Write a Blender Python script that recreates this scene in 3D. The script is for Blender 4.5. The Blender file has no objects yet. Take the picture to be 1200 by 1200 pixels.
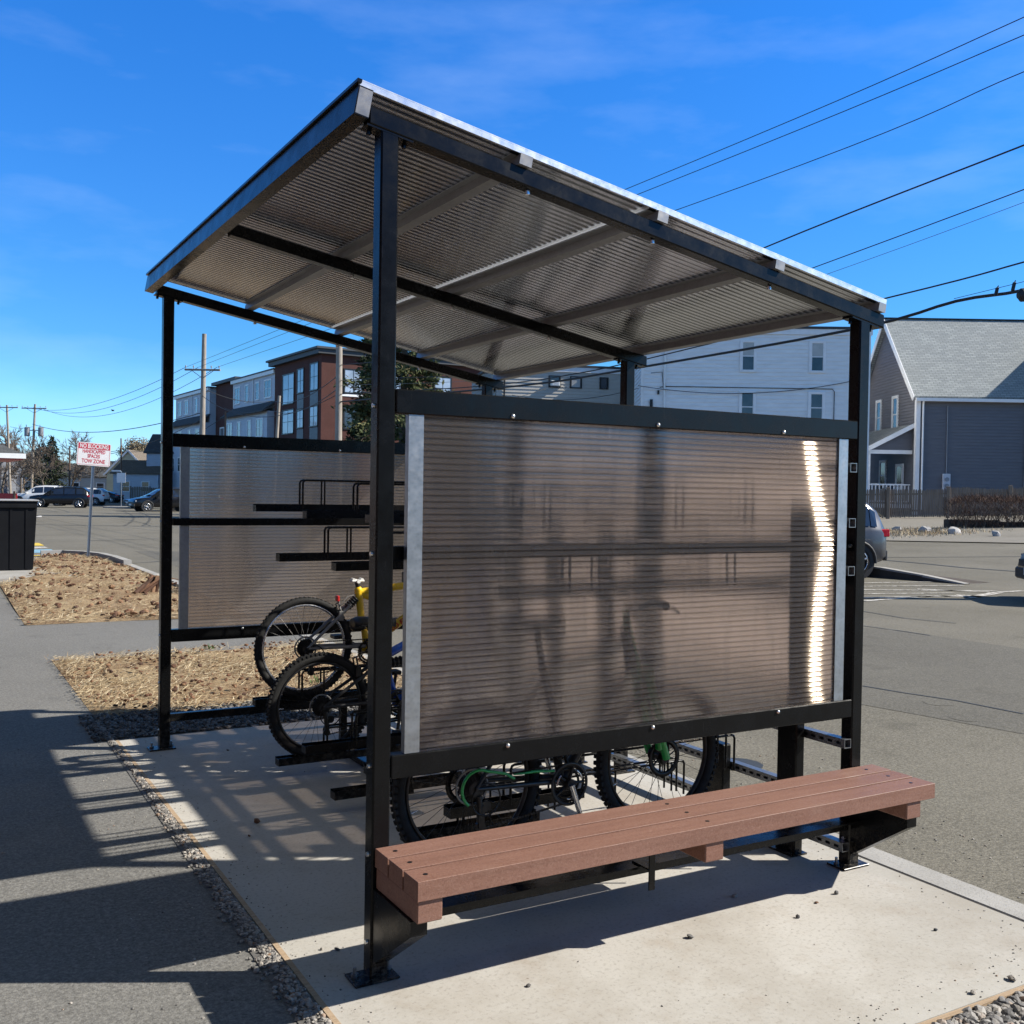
import bpy, math, random
from mathutils import Vector, Matrix
random.seed(7)
R = math.radians
scene = bpy.context.scene
COL = scene.collection

# ---------------------------------------------------------------- camera model
CAM = Vector((-1.3288, -3.2099, 1.65))
YAW, PITCH, ROLL, FPX = 0.5234, -0.0177, 0.0158, 1206.8
FW = Vector((math.sin(YAW)*math.cos(PITCH), math.cos(YAW)*math.cos(PITCH), math.sin(PITCH)))
R0 = Vector((math.cos(YAW), -math.sin(YAW), 0.0))
U0 = R0.cross(FW)
RV = R0*math.cos(ROLL) + U0*math.sin(ROLL)
UV = U0*math.cos(ROLL) - R0*math.sin(ROLL)
FH = Vector((math.sin(YAW), math.cos(YAW), 0.0))      # horizontal forward
def ray(px, py): return FW + RV*((px-600)/FPX) - UV*((py-600)/FPX)
def at(px, py, d): return CAM + ray(px, py)*d
def ground(px, py):
    """where a sight line meets the terrain"""
    r = ray(px, py); t = 0.5
    for _ in range(4000):
        p = CAM + r*t
        if p.z <= gz(p.x): return p
        t += 0.05
    return p
def gz(x):
    return 0.035*(min(x, 60.0)-18.0) if x > 18.0 else 0.0

EACH = {'anchor_bolts':'anchor_bolt','side_bolts':'side_bolt','rail_bolts':'rail_bolt','beam_bolts':'beam_bolt','end_cap':'end_cap_','screws':'screw','corner_board':'corner_board_','spandrel':'spandrel_','posts':'post','porch_posts':'porch_post','downspout':'downspout_','rails':'rail','guard_inlay':'guard_inlay_','insulators':'insulator','meters':'meter','castors':'castor','service_conduit':'service_conduit_','white_trim':'white_trim_','porch_trim':'porch_trim_','lamp':'lamp_','rear_triangle':'rear_triangle_','boards':'boards_','rim_brake':'rim_brake_','railing':'railing_','seat_clamp':'seat_clamp_','drip':'drip_','wall':'wall_','wing_wall':'wing_wall_','siding_wing':'siding_wing_','cornice':'cornice_','gutter':'gutter_'}
EACH = {k:(v[:-1] if v.endswith('_') else v) for k, v in EACH.items()}
for k in ('wall','siding_wing','wing_wall','railing','boards','rear_triangle','rim_brake','seat_clamp'): EACH.pop(k)
# ---------------------------------------------------------------- mesh builder
class MB:
    def __init__(s): s.v, s.f, s.mi, s.sm = [], [], [], []
    def quad(s, pts, smooth=False):
        n = len(s.v); s.v += [tuple(p) for p in pts]; s.f.append(tuple(range(n, n+len(pts)))); s.sm.append(smooth)
        return s
    def add(s, vs, fs, smooth=False):
        n = len(s.v); s.v += [tuple(p) for p in vs]
        for f in fs: s.f.append(tuple(i+n for i in f)); s.sm.append(smooth)
        return s
    def box(s, x0, x1, y0, y1, z0, z1, M=None, bev=0.0):
        if bev > 0 and min(abs(x1-x0), abs(y1-y0), abs(z1-z0)) > 2.2*bev:
            return s.bevbox(x0, x1, y0, y1, z0, z1, M, bev)
        vs = [Vector((x, y, z)) for z in (z0, z1) for y in (y0, y1) for x in (x0, x1)]
        if M is not None: vs = [M @ v for v in vs]
        return s.add(vs, [(0,2,3,1),(4,5,7,6),(0,1,5,4),(2,6,7,3),(0,4,6,2),(1,3,7,5)])
    def bevbox(s, x0, x1, y0, y1, z0, z1, M, b):
        X, Y, Z = (min(x0,x1),max(x0,x1)), (min(y0,y1),max(y0,y1)), (min(z0,z1),max(z0,z1))
        idx = {}; vs = []
        for i in (0,1):
            for j in (0,1):
                for k in (0,1):
                    c = (X[i], Y[j], Z[k]); sg = (1 if i==0 else -1, 1 if j==0 else -1, 1 if k==0 else -1)
                    for a in range(3):      # vertex lying on face of axis a
                        p = [c[q] + (0 if q==a else sg[q]*b) for q in range(3)]
                        idx[(i,j,k,a)] = len(vs); vs.append(Vector(p))
        fs = []
        for a in range(3):
            o = [q for q in range(3) if q != a]
            for sd in (0,1):
                ring = []
                for (m, n) in ((0,0),(1,0),(1,1),(0,1)):
                    key = [0,0,0]; key[a]=sd; key[o[0]]=m; key[o[1]]=n
                    ring.append(idx[tuple(key)+(a,)])
                fs.append(tuple(ring))
        for a in range(3):                  # edges along axis a
            o = [q for q in range(3) if q != a]
            for m in (0,1):
                for n in (0,1):
                    k0=[0,0,0]; k1=[0,0,0]; k0[a]=0; k1[a]=1
                    for k in (k0,k1): k[o[0]]=m; k[o[1]]=n
                    fs.append((idx[tuple(k0)+(o[0],)], idx[tuple(k1)+(o[0],)], idx[tuple(k1)+(o[1],)], idx[tuple(k0)+(o[1],)]))
        for i in (0,1):
            for j in (0,1):
                for k in (0,1): fs.append((idx[(i,j,k,0)], idx[(i,j,k,1)], idx[(i,j,k,2)]))
        # orient outward
        c = Vector(((X[0]+X[1])/2,(Y[0]+Y[1])/2,(Z[0]+Z[1])/2)); out=[]
        for f in fs:
            p=[vs[q] for q in f]; nn=(p[1]-p[0]).cross(p[2]-p[0]); m=sum(p,Vector())/len(p)
            out.append(f if nn.dot(m-c)>0 else tuple(reversed(f)))
        if M is not None: vs=[M @ v for v in vs]
        return s.add(vs, out)
    def cyl(s, p, q, r0, r1=None, n=8, cap=True, smooth=True):
        p, q = Vector(p), Vector(q); r1 = r0 if r1 is None else r1
        d = (q-p); 
        if d.length < 1e-9: return s
        d.normalize(); a = d.orthogonal().normalized(); b = d.cross(a)
        vs = []
        for (c, r) in ((p, r0), (q, r1)):
            for i in range(n):
                t = 2*math.pi*i/n; vs.append(c + a*(r*math.cos(t)) + b*(r*math.sin(t)))
        fs = [(i, (i+1)%n, n+(i+1)%n, n+i) for i in range(n)]
        s.add(vs, fs, smooth)
        if cap:
            s.add(vs[:n], [tuple(reversed(range(n)))]); s.add(vs[n:], [tuple(range(n))])
        return s
    def tube(s, pts, r, n=8, closed=False, smooth=True):
        pts = [Vector(p) for p in pts]; m = len(pts); rr = r if isinstance(r, (list, tuple)) else [r]*m
        prev = None; vs = []
        for i, p in enumerate(pts):
            if closed: d = pts[(i+1)%m]-pts[i-1]
            else: d = pts[min(i+1, m-1)]-pts[max(i-1, 0)]
            d.normalize()
            a = d.orthogonal().normalized() if prev is None else (prev - d*prev.dot(d)).normalized()
            prev = a; b = d.cross(a)
            for k in range(n):
                t = 2*math.pi*k/n; vs.append(p + (a*math.cos(t)+b*math.sin(t))*rr[i])
        fs = []
        for i in range(m if closed else m-1):
            j = (i+1) % m
            for k in range(n): fs.append((i*n+k, i*n+(k+1)%n, j*n+(k+1)%n, j*n+k))
        s.add(vs, fs, smooth)
        if not closed:
            s.add(vs[:n], [tuple(reversed(range(n)))]); s.add(vs[-n:], [tuple(range(n))])
        return s
    def torus(s, c, axis, R_, r, n=40, m=8, flat=1.0):
        c, axis = Vector(c), Vector(axis).normalized(); a = axis.orthogonal().normalized(); b = axis.cross(a); vs = []
        for i in range(n):
            t = 2*math.pi*i/n; d = a*math.cos(t)+b*math.sin(t)
            for k in range(m):
                u = 2*math.pi*k/m; vs.append(c + d*(R_+r*math.cos(u)) + axis*(r*flat*math.sin(u)))
        fs = [(i*m+k, ((i+1)%n)*m+k, ((i+1)%n)*m+(k+1)%m, i*m+(k+1)%m) for i in range(n) for k in range(m)]
        return s.add(vs, fs, True)
    def prism(s, poly, h0, h1, M=None):
        """poly in local xy, extruded along local z"""
        n = len(poly); vs = [Vector((x, y, h0)) for x, y in poly]+[Vector((x, y, h1)) for x, y in poly]
        if M is not None: vs = [M @ v for v in vs]
        fs = [tuple(reversed(range(n))), tuple(range(n, 2*n))]+[(i, (i+1)%n, n+(i+1)%n, n+i) for i in range(n)]
        return s.add(vs, fs)
    def sphere(s, c, r, n=10, m=6, sc=(1,1,1)):
        c = Vector(c); vs = [c+Vector((0,0,r*sc[2]))]; fs = []
        for j in range(1, m):
            ph = math.pi*j/m
            for i in range(n):
                t = 2*math.pi*i/n; vs.append(c+Vector((r*sc[0]*math.sin(ph)*math.cos(t), r*sc[1]*math.sin(ph)*math.sin(t), r*sc[2]*math.cos(ph))))
        vs.append(c-Vector((0,0,r*sc[2])))
        for i in range(n): fs.append((0, 1+i, 1+(i+1)%n))
        for j in range(m-2):
            for i in range(n): fs.append((1+j*n+i, 1+(j+1)*n+i, 1+(j+1)*n+(i+1)%n, 1+j*n+(i+1)%n))
        L = len(vs)-1
        for i in range(n): fs.append((L, 1+(m-2)*n+(i+1)%n, 1+(m-2)*n+i))
        return s.add(vs, fs, True)
    def rock(s, c, r, rnd, flat=0.7):
        n, m = 7, 5; b = len(s.v); k = len(s.f)
        s.sphere((0,0,0), 1, n, m)
        ax = [rnd.uniform(.7,1.3) for _ in range(3)]; rot = Matrix.Rotation(rnd.uniform(0,6.3), 3, 'Z') @ Matrix.Rotation(rnd.uniform(-.6,.6), 3, 'X')
        for i in range(b, len(s.v)):
            v = Vector(s.v[i]); q = rnd.uniform(.78, 1.15)
            v = rot @ Vector((v.x*ax[0]*q, v.y*ax[1]*q, v.z*ax[2]*flat*q))
            s.v[i] = tuple(Vector(c)+v*r)
        for i in range(k, len(s.f)): s.sm[i] = False
        return s
    def islands(s, gap=.004):
        """separate builders for the pieces that do not touch"""
        par = list(range(len(s.v)))
        def find(a):
            while par[a] != a: par[a] = par[par[a]]; a = par[a]
            return a
        for f in s.f:
            for b in f[1:]: par[find(b)] = find(f[0])
        comp = {}
        for i in range(len(s.v)): comp.setdefault(find(i), []).append(i)
        C = []
        for k, ids in comp.items():
            P = [s.v[i] for i in ids]; C.append([{k}, [min(p[q] for p in P)-gap for q in range(3)], [max(p[q] for p in P)+gap for q in range(3)]])
        done = False
        while not done:
            done = True
            for i in range(len(C)):
                for j in range(i+1, len(C)):
                    if all(C[i][1][q] <= C[j][2][q] and C[j][1][q] <= C[i][2][q] for q in range(3)):
                        C[i] = [C[i][0]|C[j][0], [min(a,b) for a,b in zip(C[i][1],C[j][1])], [max(a,b) for a,b in zip(C[i][2],C[j][2])]]; del C[j]; done = False; break
                if not done: break
        out = []
        for roots, _, _ in C:
            m = MB(); mp = {}
            for i, v in enumerate(s.v):
                if find(i) in roots: mp[i] = len(m.v); m.v.append(v)
            for f, sm in zip(s.f, s.sm):
                if f[0] in mp: m.f.append(tuple(mp[i] for i in f)); m.sm.append(sm)
            out.append(m)
        return out
    def build(s, name, mat, parent=None, loc=None, rot=None):
        if name in EACH and parent is not None and not getattr(s, 'single', False):
            one, r = EACH[name], None
            for m in s.islands():
                m.single = True; r = m.build(one, mat, parent)
            return r
        me = bpy.data.meshes.new(name); me.from_pydata(s.v, [], s.f); me.update()
        me.polygons.foreach_set('use_smooth', s.sm)
        if mat is not None: me.materials.append(mat)
        o = bpy.data.objects.new(name, me); COL.objects.link(o)
        if parent is not None: o.parent = parent
        if loc is not None: o.location = loc
        if rot is not None: o.rotation_euler = rot
        return o

def tag(o, label=None, cat=None, group=None, kind=None):
    if label: o['label'] = label
    if cat: o['category'] = cat
    if group: o['group'] = group
    if kind: o['kind'] = kind
    return o
def empty(name, loc=(0,0,0), rz=0.0, label=None, cat=None, group=None):
    o = bpy.data.objects.new(name, None); COL.objects.link(o); o.empty_display_size = 0.2
    o.location = loc; o.rotation_euler = (0, 0, rz)
    return tag(o, label, cat, group)
KIDS = {}
def kids(o): return [c for c in bpy.data.objects if c.parent == o]
def copy_tree(o, parent=None):
    c = o.copy(); COL.objects.link(c)
    if parent is not None: c.parent = parent
    for ch in kids(o): copy_tree(ch, c)
    return c
def text_mesh(name, txt, size, mat, M, parent, ext=0.0006, bold=0.0, xs=1.0):
    cu = bpy.data.curves.new(name, 'FONT'); cu.body = txt; cu.size = size; cu.align_x = 'CENTER'; cu.align_y = 'CENTER'
    cu.extrude = ext; cu.offset = bold
    to = bpy.data.objects.new(name, cu); COL.objects.link(to)
    bpy.context.view_layer.update()
    me = bpy.data.meshes.new_from_object(to.evaluated_get(bpy.context.evaluated_depsgraph_get()))
    bpy.data.objects.remove(to); me.transform(M @ Matrix.Diagonal((xs, 1, 1, 1))); me.materials.clear(); me.materials.append(mat)
    o = bpy.data.objects.new(name, me); COL.objects.link(o); o.parent = parent
    return o
def frame(o, ex, ey, ez):
    """matrix with given origin and axes"""
    return Matrix(((ex[0],ey[0],ez[0],o[0]),(ex[1],ey[1],ez[1],o[1]),(ex[2],ey[2],ez[2],o[2]),(0,0,0,1)))
# ---------------------------------------------------------------- materials
MATS = {}
class NT:
    def __init__(s, name):
        s.m = bpy.data.materials.new(name); s.m.use_nodes = True; s.t = s.m.node_tree; s.t.nodes.clear()
        s.out = s.t.nodes.new('ShaderNodeOutputMaterial')
    def n(s, typ, **kw):
        nd = s.t.nodes.new('ShaderNode'+typ)
        for k, v in kw.items():
            if k in nd.inputs.keys() if isinstance(k, str) else False: nd.inputs[k].default_value = v
            else: setattr(nd, k, v)
        return nd
    def l(s, a, b): s.t.links.new(a, b)
    def coords(s, scale=(1,1,1), kind='Object'):
        tc = s.n('TexCoord'); mp = s.n('Mapping'); mp.inputs['Scale'].default_value = scale
        s.l(tc.outputs[kind], mp.inputs['Vector']); return mp.outputs['Vector']
    def noise(s, vec, scale, detail=3, rough=.55):
        nd = s.n('TexNoise'); nd.inputs['Scale'].default_value = scale; nd.inputs['Detail'].default_value = detail; nd.inputs['Roughness'].default_value = rough
        if vec is not None: s.l(vec, nd.inputs['Vector'])
        return nd.outputs['Fac']
    def voro(s, vec, scale, feature='F1', out='Distance'):
        nd = s.n('TexVoronoi'); nd.feature = feature; nd.inputs['Scale'].default_value = scale
        s.l(vec, nd.inputs['Vector']); return nd.outputs[out]
    def ramp(s, fac, stops):
        nd = s.n('ValToRGB'); e = nd.color_ramp.elements
        while len(e) > 1: e.remove(e[-1])
        for i, (p, c) in enumerate(stops):
            el = e[0] if i == 0 else e.new(p)
            el.position = p; el.color = (c[0], c[1], c[2], 1) if hasattr(c, '__len__') else (c, c, c, 1)
        s.l(fac, nd.inputs['Fac']); return nd.outputs['Color']
    def mix(s, fac, a, b, mode='MIX'):
        nd = s.n('MixRGB'); nd.blend_type = mode
        for sock, v in ((nd.inputs[0], fac), (nd.inputs[1], a), (nd.inputs[2], b)):
            if hasattr(v, 'is_output') or hasattr(v, 'links'): s.l(v, sock)
            elif hasattr(v, '__len__'): sock.default_value = (v[0], v[1], v[2], 1)
            else: sock.default_value = v if sock.type == 'VALUE' else (v, v, v, 1)
        return nd.outputs[0]
    def math(s, op, a, b=0.5):
        nd = s.n('Math'); nd.operation = op
        for sock, v in ((nd.inputs[0], a), (nd.inputs[1], b)):
            if hasattr(v, 'links'): s.l(v, sock)
            else: sock.default_value = v
        return nd.outputs[0]
    def bump(s, h, strength=.3, dist=.01):
        nd = s.n('Bump'); nd.inputs['Strength'].default_value = strength; nd.inputs['Distance'].default_value = dist
        s.l(h, nd.inputs['Height']); return nd.outputs['Normal']
    def pbsdf(s, col, rough=.6, metal=0.0, normal=None, spec=.5, coat=0.0):
        p = s.n('BsdfPrincipled')
        for k, v in (('Base Color', col), ('Roughness', rough), ('Metallic', metal), ('Specular IOR Level', spec), ('Coat Weight', coat)):
            if hasattr(v, 'links'): s.l(v, p.inputs[k])
            elif hasattr(v, '__len__'): p.inputs[k].default_value = (v[0], v[1], v[2], 1)
            else: p.inputs[k].default_value = v
        if normal is not None: s.l(normal, p.inputs['Normal'])
        s.l(p.outputs[0], s.out.inputs['Surface']); return p
def plain(name, col, rough=.5, metal=0.0, var=.12, scale=6.0, spec=.5, coat=0.0, bumpy=0.0):
    """a painted or plain surface with a little unevenness in colour and gloss"""
    t = NT(name); v = t.coords(); f = t.noise(v, scale, 4)
    c = t.ramp(f, [(.3, [q*(1-var) for q in col]), (.7, [min(1, q*(1+var)) for q in col])])
    rr = t.ramp(t.noise(v, scale*2.3, 3), [(.3, max(0, rough-.06)), (.7, min(1, rough+.06))])
    nrm = t.bump(t.noise(v, scale*14, 2), bumpy, .004) if bumpy else None
    t.pbsdf(c, rr, metal, nrm, spec, coat); return t.m
SUN_E, SKY_S, SKY_SAT, EXPO = 5.0, .12, 1.2, .68
# asphalt of the car park, old and warm grey
def asphalt(name, dark, light, speck, scale=1.0, crack=0.0, spec=.25):
    t = NT(name); v = t.coords()
    big = t.noise(v, .35*scale, 5, .6); c = t.ramp(big, [(.3, dark), (.7, light)])
    fine = t.mix(.5, t.noise(v, 62*scale, 2, .7), t.noise(v, 150*scale, 2, .7))
    c = t.mix(t.ramp(fine, [(.48, 0), (.60, 1)]), c, t.mix(.5, c, [min(1, q*speck) for q in light]))
    c = t.mix(t.ramp(fine, [(.36, 1), (.46, 0)]), c, t.mix(.55, c, [q*.45 for q in dark]))
    st = t.noise(v, 1.7*scale, 4, .65)
    c = t.mix(t.ramp(st, [(.58, 0), (.72, .35)]), c, [q*.62 for q in dark])
    if crack:
        wv = t.n('TexCoord'); d = t.n('MixRGB'); d.inputs[0].default_value = .06
        nz = t.n('TexNoise'); nz.inputs['Scale'].default_value = 1.2
        t.l(v, nz.inputs['Vector']); t.l(v, d.inputs[1]); t.l(nz.outputs['Color'], d.inputs[2])
        e = t.n('TexVoronoi'); e.feature = 'DISTANCE_TO_EDGE'; e.inputs['Scale'].default_value = crack; t.l(d.outputs[0], e.inputs['Vector'])
        c = t.mix(t.ramp(e.outputs['Distance'], [(0.0, .75), (.006, 0)]), c, [q*.3 for q in dark])
    nrm = t.bump(t.noise(v, 130*scale, 2, .7), .55, .004)
    t.pbsdf(c, .88, 0, nrm, spec); return t.m
M_lot = asphalt('lot_asphalt', (.106,.098,.077), (.168,.156,.128), 2.0, 1.0, .0)
M_walk = asphalt('sidewalk_asphalt', (.125,.122,.114), (.170,.166,.155), 1.8, 1.0, .0, .45)
M_street = asphalt('street_asphalt', (.19,.176,.15), (.235,.22,.195), 1.5, .5)

def concrete():
    t = NT('pad_concrete'); v = t.coords()
    c = t.ramp(t.noise(v, .9, 6, .62), [(.3, (.39,.37,.33)), (.5, (.455,.435,.395)), (.72, (.51,.49,.45))])
    c = t.mix(t.ramp(t.noise(v, 2.6, 5, .7), [(.55, 0), (.75, .5)]), c, (.31,.245,.18))       # brown foot stains
    c = t.mix(t.ramp(t.noise(v, 60, 3, .75), [(.33, .55), (.47, 0)]), c, (.24,.22,.19))
    c = t.mix(t.ramp(t.noise(v, 150, 2, .7), [(.55, 0), (.7, .35)]), c, (.55,.525,.475))
    tc2 = t.n('TexCoord'); sp2 = t.n('SeparateXYZ'); t.l(tc2.outputs['Object'], sp2.inputs[0])
    bx = t.math('GREATER_THAN', sp2.outputs[0], 2.335); by = t.math('LESS_THAN', sp2.outputs[1], -.955); bl = t.math('LESS_THAN', sp2.outputs[0], -.085)
    band = t.math('MAXIMUM', bx, by)
    c = t.mix(t.math('MULTIPLY', band, .55), c, (.44,.425,.385))                                  # smooth tooled margin
    c = t.mix(t.ramp(t.noise(v, .55, 7, .72), [(.50, 0), (.66, .55)]), c, (.30,.265,.215))        # damp and dirt patches
    c = t.mix(t.ramp(t.noise(t.coords((1,3.5,1)), 7, 6, .8), [(.60, 0), (.74, .5)]), c, (.27,.225,.17))   # scuffed foot tracks
    c = t.mix(t.ramp(t.voro(v, 9.0, 'F1', 'Distance'), [(.028, .8), (.05, 0)]), c, (.20,.165,.13))   # small drips
    sw = t.coords((2.0, 40, 1)); h = t.noise(sw, 3, 3)
    nrm = t.bump(t.mix(.5, h, t.noise(v, 180, 2, .7)), .22, .004)
    t.pbsdf(c, .82, 0, nrm, .3); return t.m
M_conc = concrete()
def kerb_mat():
    t = NT('kerb_concrete'); v = t.coords()
    c = t.ramp(t.noise(v, 2.2, 6, .65), [(.3, (.30,.29,.27)), (.7, (.42,.41,.39))])
    c = t.mix(t.ramp(t.noise(v, 110, 2, .7), [(.32, .6), (.46, 0)]), c, (.17,.165,.155))
    t.pbsdf(c, .85, 0, t.bump(t.noise(v, 140, 2), .3, .004), .3); return t.m
M_kerb = kerb_mat()
def soil():
    t = NT('mulch_soil'); v = t.coords()
    c = t.ramp(t.noise(v, 1.3, 6, .7), [(.32, (.18,.10,.058)), (.5, (.34,.235,.14)), (.66, (.48,.375,.23))])
    c = t.mix(t.ramp(t.noise(v, 26, 4, .75), [(.35, .7), (.55, 0)]), c, (.10,.06,.038))
    c = t.mix(t.ramp(t.noise(t.coords((1,4.0,1)), 45, 3, .7), [(.52, 0), (.66, .8)]), c, (.58,.48,.30))
    t.pbsdf(c, .95, 0, t.bump(t.noise(v, 30, 5, .75), .9, .03), .1); return t.m
M_soil = soil()
def randcol(name, stops, rough=.85, scale=40, spec=.3):
    """each separate bit gets its own colour from where it lies"""
    t = NT(name); v = t.coords(); g = t.n('NewGeometry')
    c = t.ramp(g.outputs['Random Per Island'], stops)
    c = t.mix(t.ramp(t.noise(v, scale, 3), [(.35, .35), (.6, 0)]), c, [q*.5 for q in stops[0][1]])
    t.pbsdf(c, rough, 0, None, spec); return t.m
M_straw = randcol('straw', [(0,(.24,.15,.08)),(.3,(.43,.32,.185)),(.65,(.58,.475,.305)),(.92,(.68,.59,.42)),(1,(.22,.11,.065))])
M_pebble = randcol('pebbles', [(0,(.12,.115,.11)),(.3,(.25,.24,.23)),(.6,(.36,.33,.29)),(.85,(.45,.43,.40)),(1,(.30,.19,.12))], .75)
M_pebdark = randcol('dark_pebbles', [(0,(.05,.048,.045)),(.5,(.13,.125,.12)),(1,(.26,.25,.24))], .75)
M_chip = randcol('bark_chips', [(0,(.06,.035,.025)),(.5,(.17,.085,.05)),(1,(.30,.18,.10))], .9)

def black_steel():
    t = NT('black_powder_coat'); v = t.coords()
    c = t.ramp(t.noise(v, 5, 4), [(.3, (.004,.0042,.0046)), (.7, (.0065,.0068,.0074))])
    c = t.mix(t.ramp(t.noise(v, 18, 5, .8), [(.70, 0), (.88, .05)]), c, (.14,.13,.115))         # dust and scuffs
    sz = t.n('SeparateXYZ'); gp = t.n('NewGeometry'); t.l(gp.outputs['Position'], sz.inputs[0])
    low = t.math('MULTIPLY', t.ramp(t.math('MULTIPLY', sz.outputs[2], 2.5), [(.02, 1), (.55, 0)]), t.ramp(t.noise(v, 34, 6, .8), [(.46, 0), (.66, .55)]))
    c = t.mix(low, c, (.20,.175,.14))                                                          # mud splashed up from the ground
    c = t.mix(t.ramp(t.noise(t.coords((60,60,2.2)), 4, 3, .7), [(.66, 0), (.74, .10)]), c, (.22,.21,.20))   # thin scuffs
    rr = t.ramp(t.noise(v, 9, 5, .7), [(.3, .15), (.7, .34)])
    t.pbsdf(c, rr, 0, t.bump(t.noise(v, 260, 2), .05, .002), .2); return t.m
M_black = black_steel()
def galv(name, a, b, rough=.42, metal=.75):
    t = NT(name); v = t.coords()
    c = t.mix(.5, t.ramp(t.voro(v, 70, 'F1', 'Distance'), [(0, a), (.6, b)]), t.ramp(t.noise(v, 12, 4), [(.3, a), (.7, b)]))
    t.pbsdf(c, t.ramp(t.noise(v, 30, 3), [(.3, rough-.07), (.7, rough+.07)]), metal, None, .5); return t.m
M_galv = galv('galvanised_steel', (.27,.285,.30), (.40,.415,.43), .38, .85)
M_alu = galv('aluminium_trim', (.62,.64,.64), (.74,.75,.75), .3, .6)
M_purlin = galv('purlin_steel', (.29,.29,.29), (.38,.38,.385), .5, .4)
M_seam = None
M_strut = galv('slotted_strut_steel', (.16,.17,.175), (.30,.31,.32), .32, .7)
M_bolt = plain('zinc_bolts', (.75,.75,.73), .25, .9, .05)

def poly(name, axis, A_, k_, tint, haze, f_refr, f_haze, gl_rough, aniso, rib, webk=.7, f_tl=.6, glc=(.52,.43,.34)):
    """bronze multiwall sheet: the slanter a ray, the longer its way through the tinted walls"""
    t = NT(name); tcx = t.n('TexCoord'); spx = t.n('SeparateXYZ'); t.l(tcx.outputs['Object'], spx.inputs[0])
    ph = t.math('FRACT', t.math('DIVIDE', t.math('SUBTRACT', spx.outputs[rib[0]], rib[2]), rib[1]))      # flutes of the extruded sheet
    web = t.ramp(ph, [(.0, 0), (.30, 0), (.44, 1), (.56, 1), (.70, 0)])
    geo = t.n('NewGeometry'); dp = t.n('VectorMath'); dp.operation = 'DOT_PRODUCT'; t.l(geo.outputs['Incoming'], dp.inputs[0]); dp.inputs[1].default_value = axis
    co = t.math('MAXIMUM', t.math('ABSOLUTE', dp.outputs['Value'], 0), .12)
    T = t.math('MINIMUM', t.math('MULTIPLY', t.math('EXPONENT', t.math('DIVIDE', -k_, co), 0), A_), .80)
    tcol = t.mix(1.0, t.mix(web, tint, [q*webk for q in tint]), T, 'MULTIPLY')
    tr = t.n('BsdfTransparent'); t.l(tcol, tr.inputs['Color'])
    rf = t.n('BsdfRefraction'); t.l(tcol, rf.inputs['Color']); rf.inputs['IOR'].default_value = 1.11; rf.inputs['Roughness'].default_value = .24
    wn = t.n('TexWhiteNoise'); wn.noise_dimensions = '3D'; wv = t.n('VectorMath'); wv.operation = 'SCALE'; wv.inputs['Scale'].default_value = 9173.0; t.l(tcx.outputs['Object'], wv.inputs[0]); t.l(wv.outputs[0], wn.inputs['Vector'])
    fl = t.n('CombineXYZ'); am = t.math('MULTIPLY', t.math('SUBTRACT', wn.outputs['Value'], .5), 2.2); t.l(am, fl.inputs[rib[0]])       # the fluting spreads light across the flutes
    ad = t.n('VectorMath'); ad.operation = 'ADD'; t.l(geo.outputs['Normal'], ad.inputs[0]); t.l(fl.outputs[0], ad.inputs[1]); nm = t.n('VectorMath'); nm.operation = 'NORMALIZE'; t.l(ad.outputs[0], nm.inputs[0]); t.l(nm.outputs[0], rf.inputs['Normal'])
    m1 = t.n('MixShader'); m1.inputs[0].default_value = f_refr; t.l(tr.outputs[0], m1.inputs[1]); t.l(rf.outputs[0], m1.inputs[2])
    v = t.coords(); dirt = t.ramp(t.noise(v, 2.6, 6, .65), [(.3, [q*.8 for q in haze]), (.7, haze)])
    dcol = t.mix(web, dirt, [q*webk*.9 for q in haze])
    df = t.n('BsdfDiffuse'); t.l(dcol, df.inputs['Color']); tl = t.n('BsdfTranslucent'); t.l(dcol, tl.inputs['Color'])
    m2 = t.n('MixShader'); m2.inputs[0].default_value = f_tl; t.l(df.outputs[0], m2.inputs[1]); t.l(tl.outputs[0], m2.inputs[2])
    m3 = t.n('MixShader'); t.l(t.math('ADD', t.math('MULTIPLY', t.ramp(t.noise(t.coords((5,5,.7)), 3.0, 6, .75), [(.5, 0), (.75, 1)]), .16), f_haze), m3.inputs[0]); t.l(m1.outputs[0], m3.inputs[1]); t.l(m2.outputs[0], m3.inputs[2])
    gl = t.n('BsdfAnisotropic'); gl.inputs['Roughness'].default_value = gl_rough; t.l(t.mix(web, glc, [q*.3 for q in glc]), gl.inputs['Color']); gl.inputs['Anisotropy'].default_value = aniso
    tg = t.n('CombineXYZ'); 
    tv = (1,0,0) if rib[0] == 2 else (.9846,0,-.1745)
    for i in range(3): tg.inputs[i].default_value = tv[i]
    t.l(tg.outputs[0], gl.inputs['Tangent'])
    fr = t.n('Fresnel'); fr.inputs['IOR'].default_value = 1.5
    m4 = t.n('MixShader'); t.l(fr.outputs[0], m4.inputs[0]); t.l(m3.outputs[0], m4.inputs[1]); t.l(gl.outputs[0], m4.inputs[2])
    t.l(m4.outputs[0], t.out.inputs['Surface']); return t.m
RIBW = (2, 1.1635/53, .7535)
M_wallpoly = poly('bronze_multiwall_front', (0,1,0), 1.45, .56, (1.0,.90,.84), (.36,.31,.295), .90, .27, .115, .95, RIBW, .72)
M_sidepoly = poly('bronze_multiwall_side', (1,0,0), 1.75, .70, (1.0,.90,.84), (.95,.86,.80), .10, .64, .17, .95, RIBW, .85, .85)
M_roofpoly = poly('bronze_multiwall_roof', (.1745,0,.9846), .75, .62, (.88,.92,.98), (.60,.645,.745), .6, .60, .17, .8, (1, .042, .003), .62, .78, (.88,.90,.96))
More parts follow.
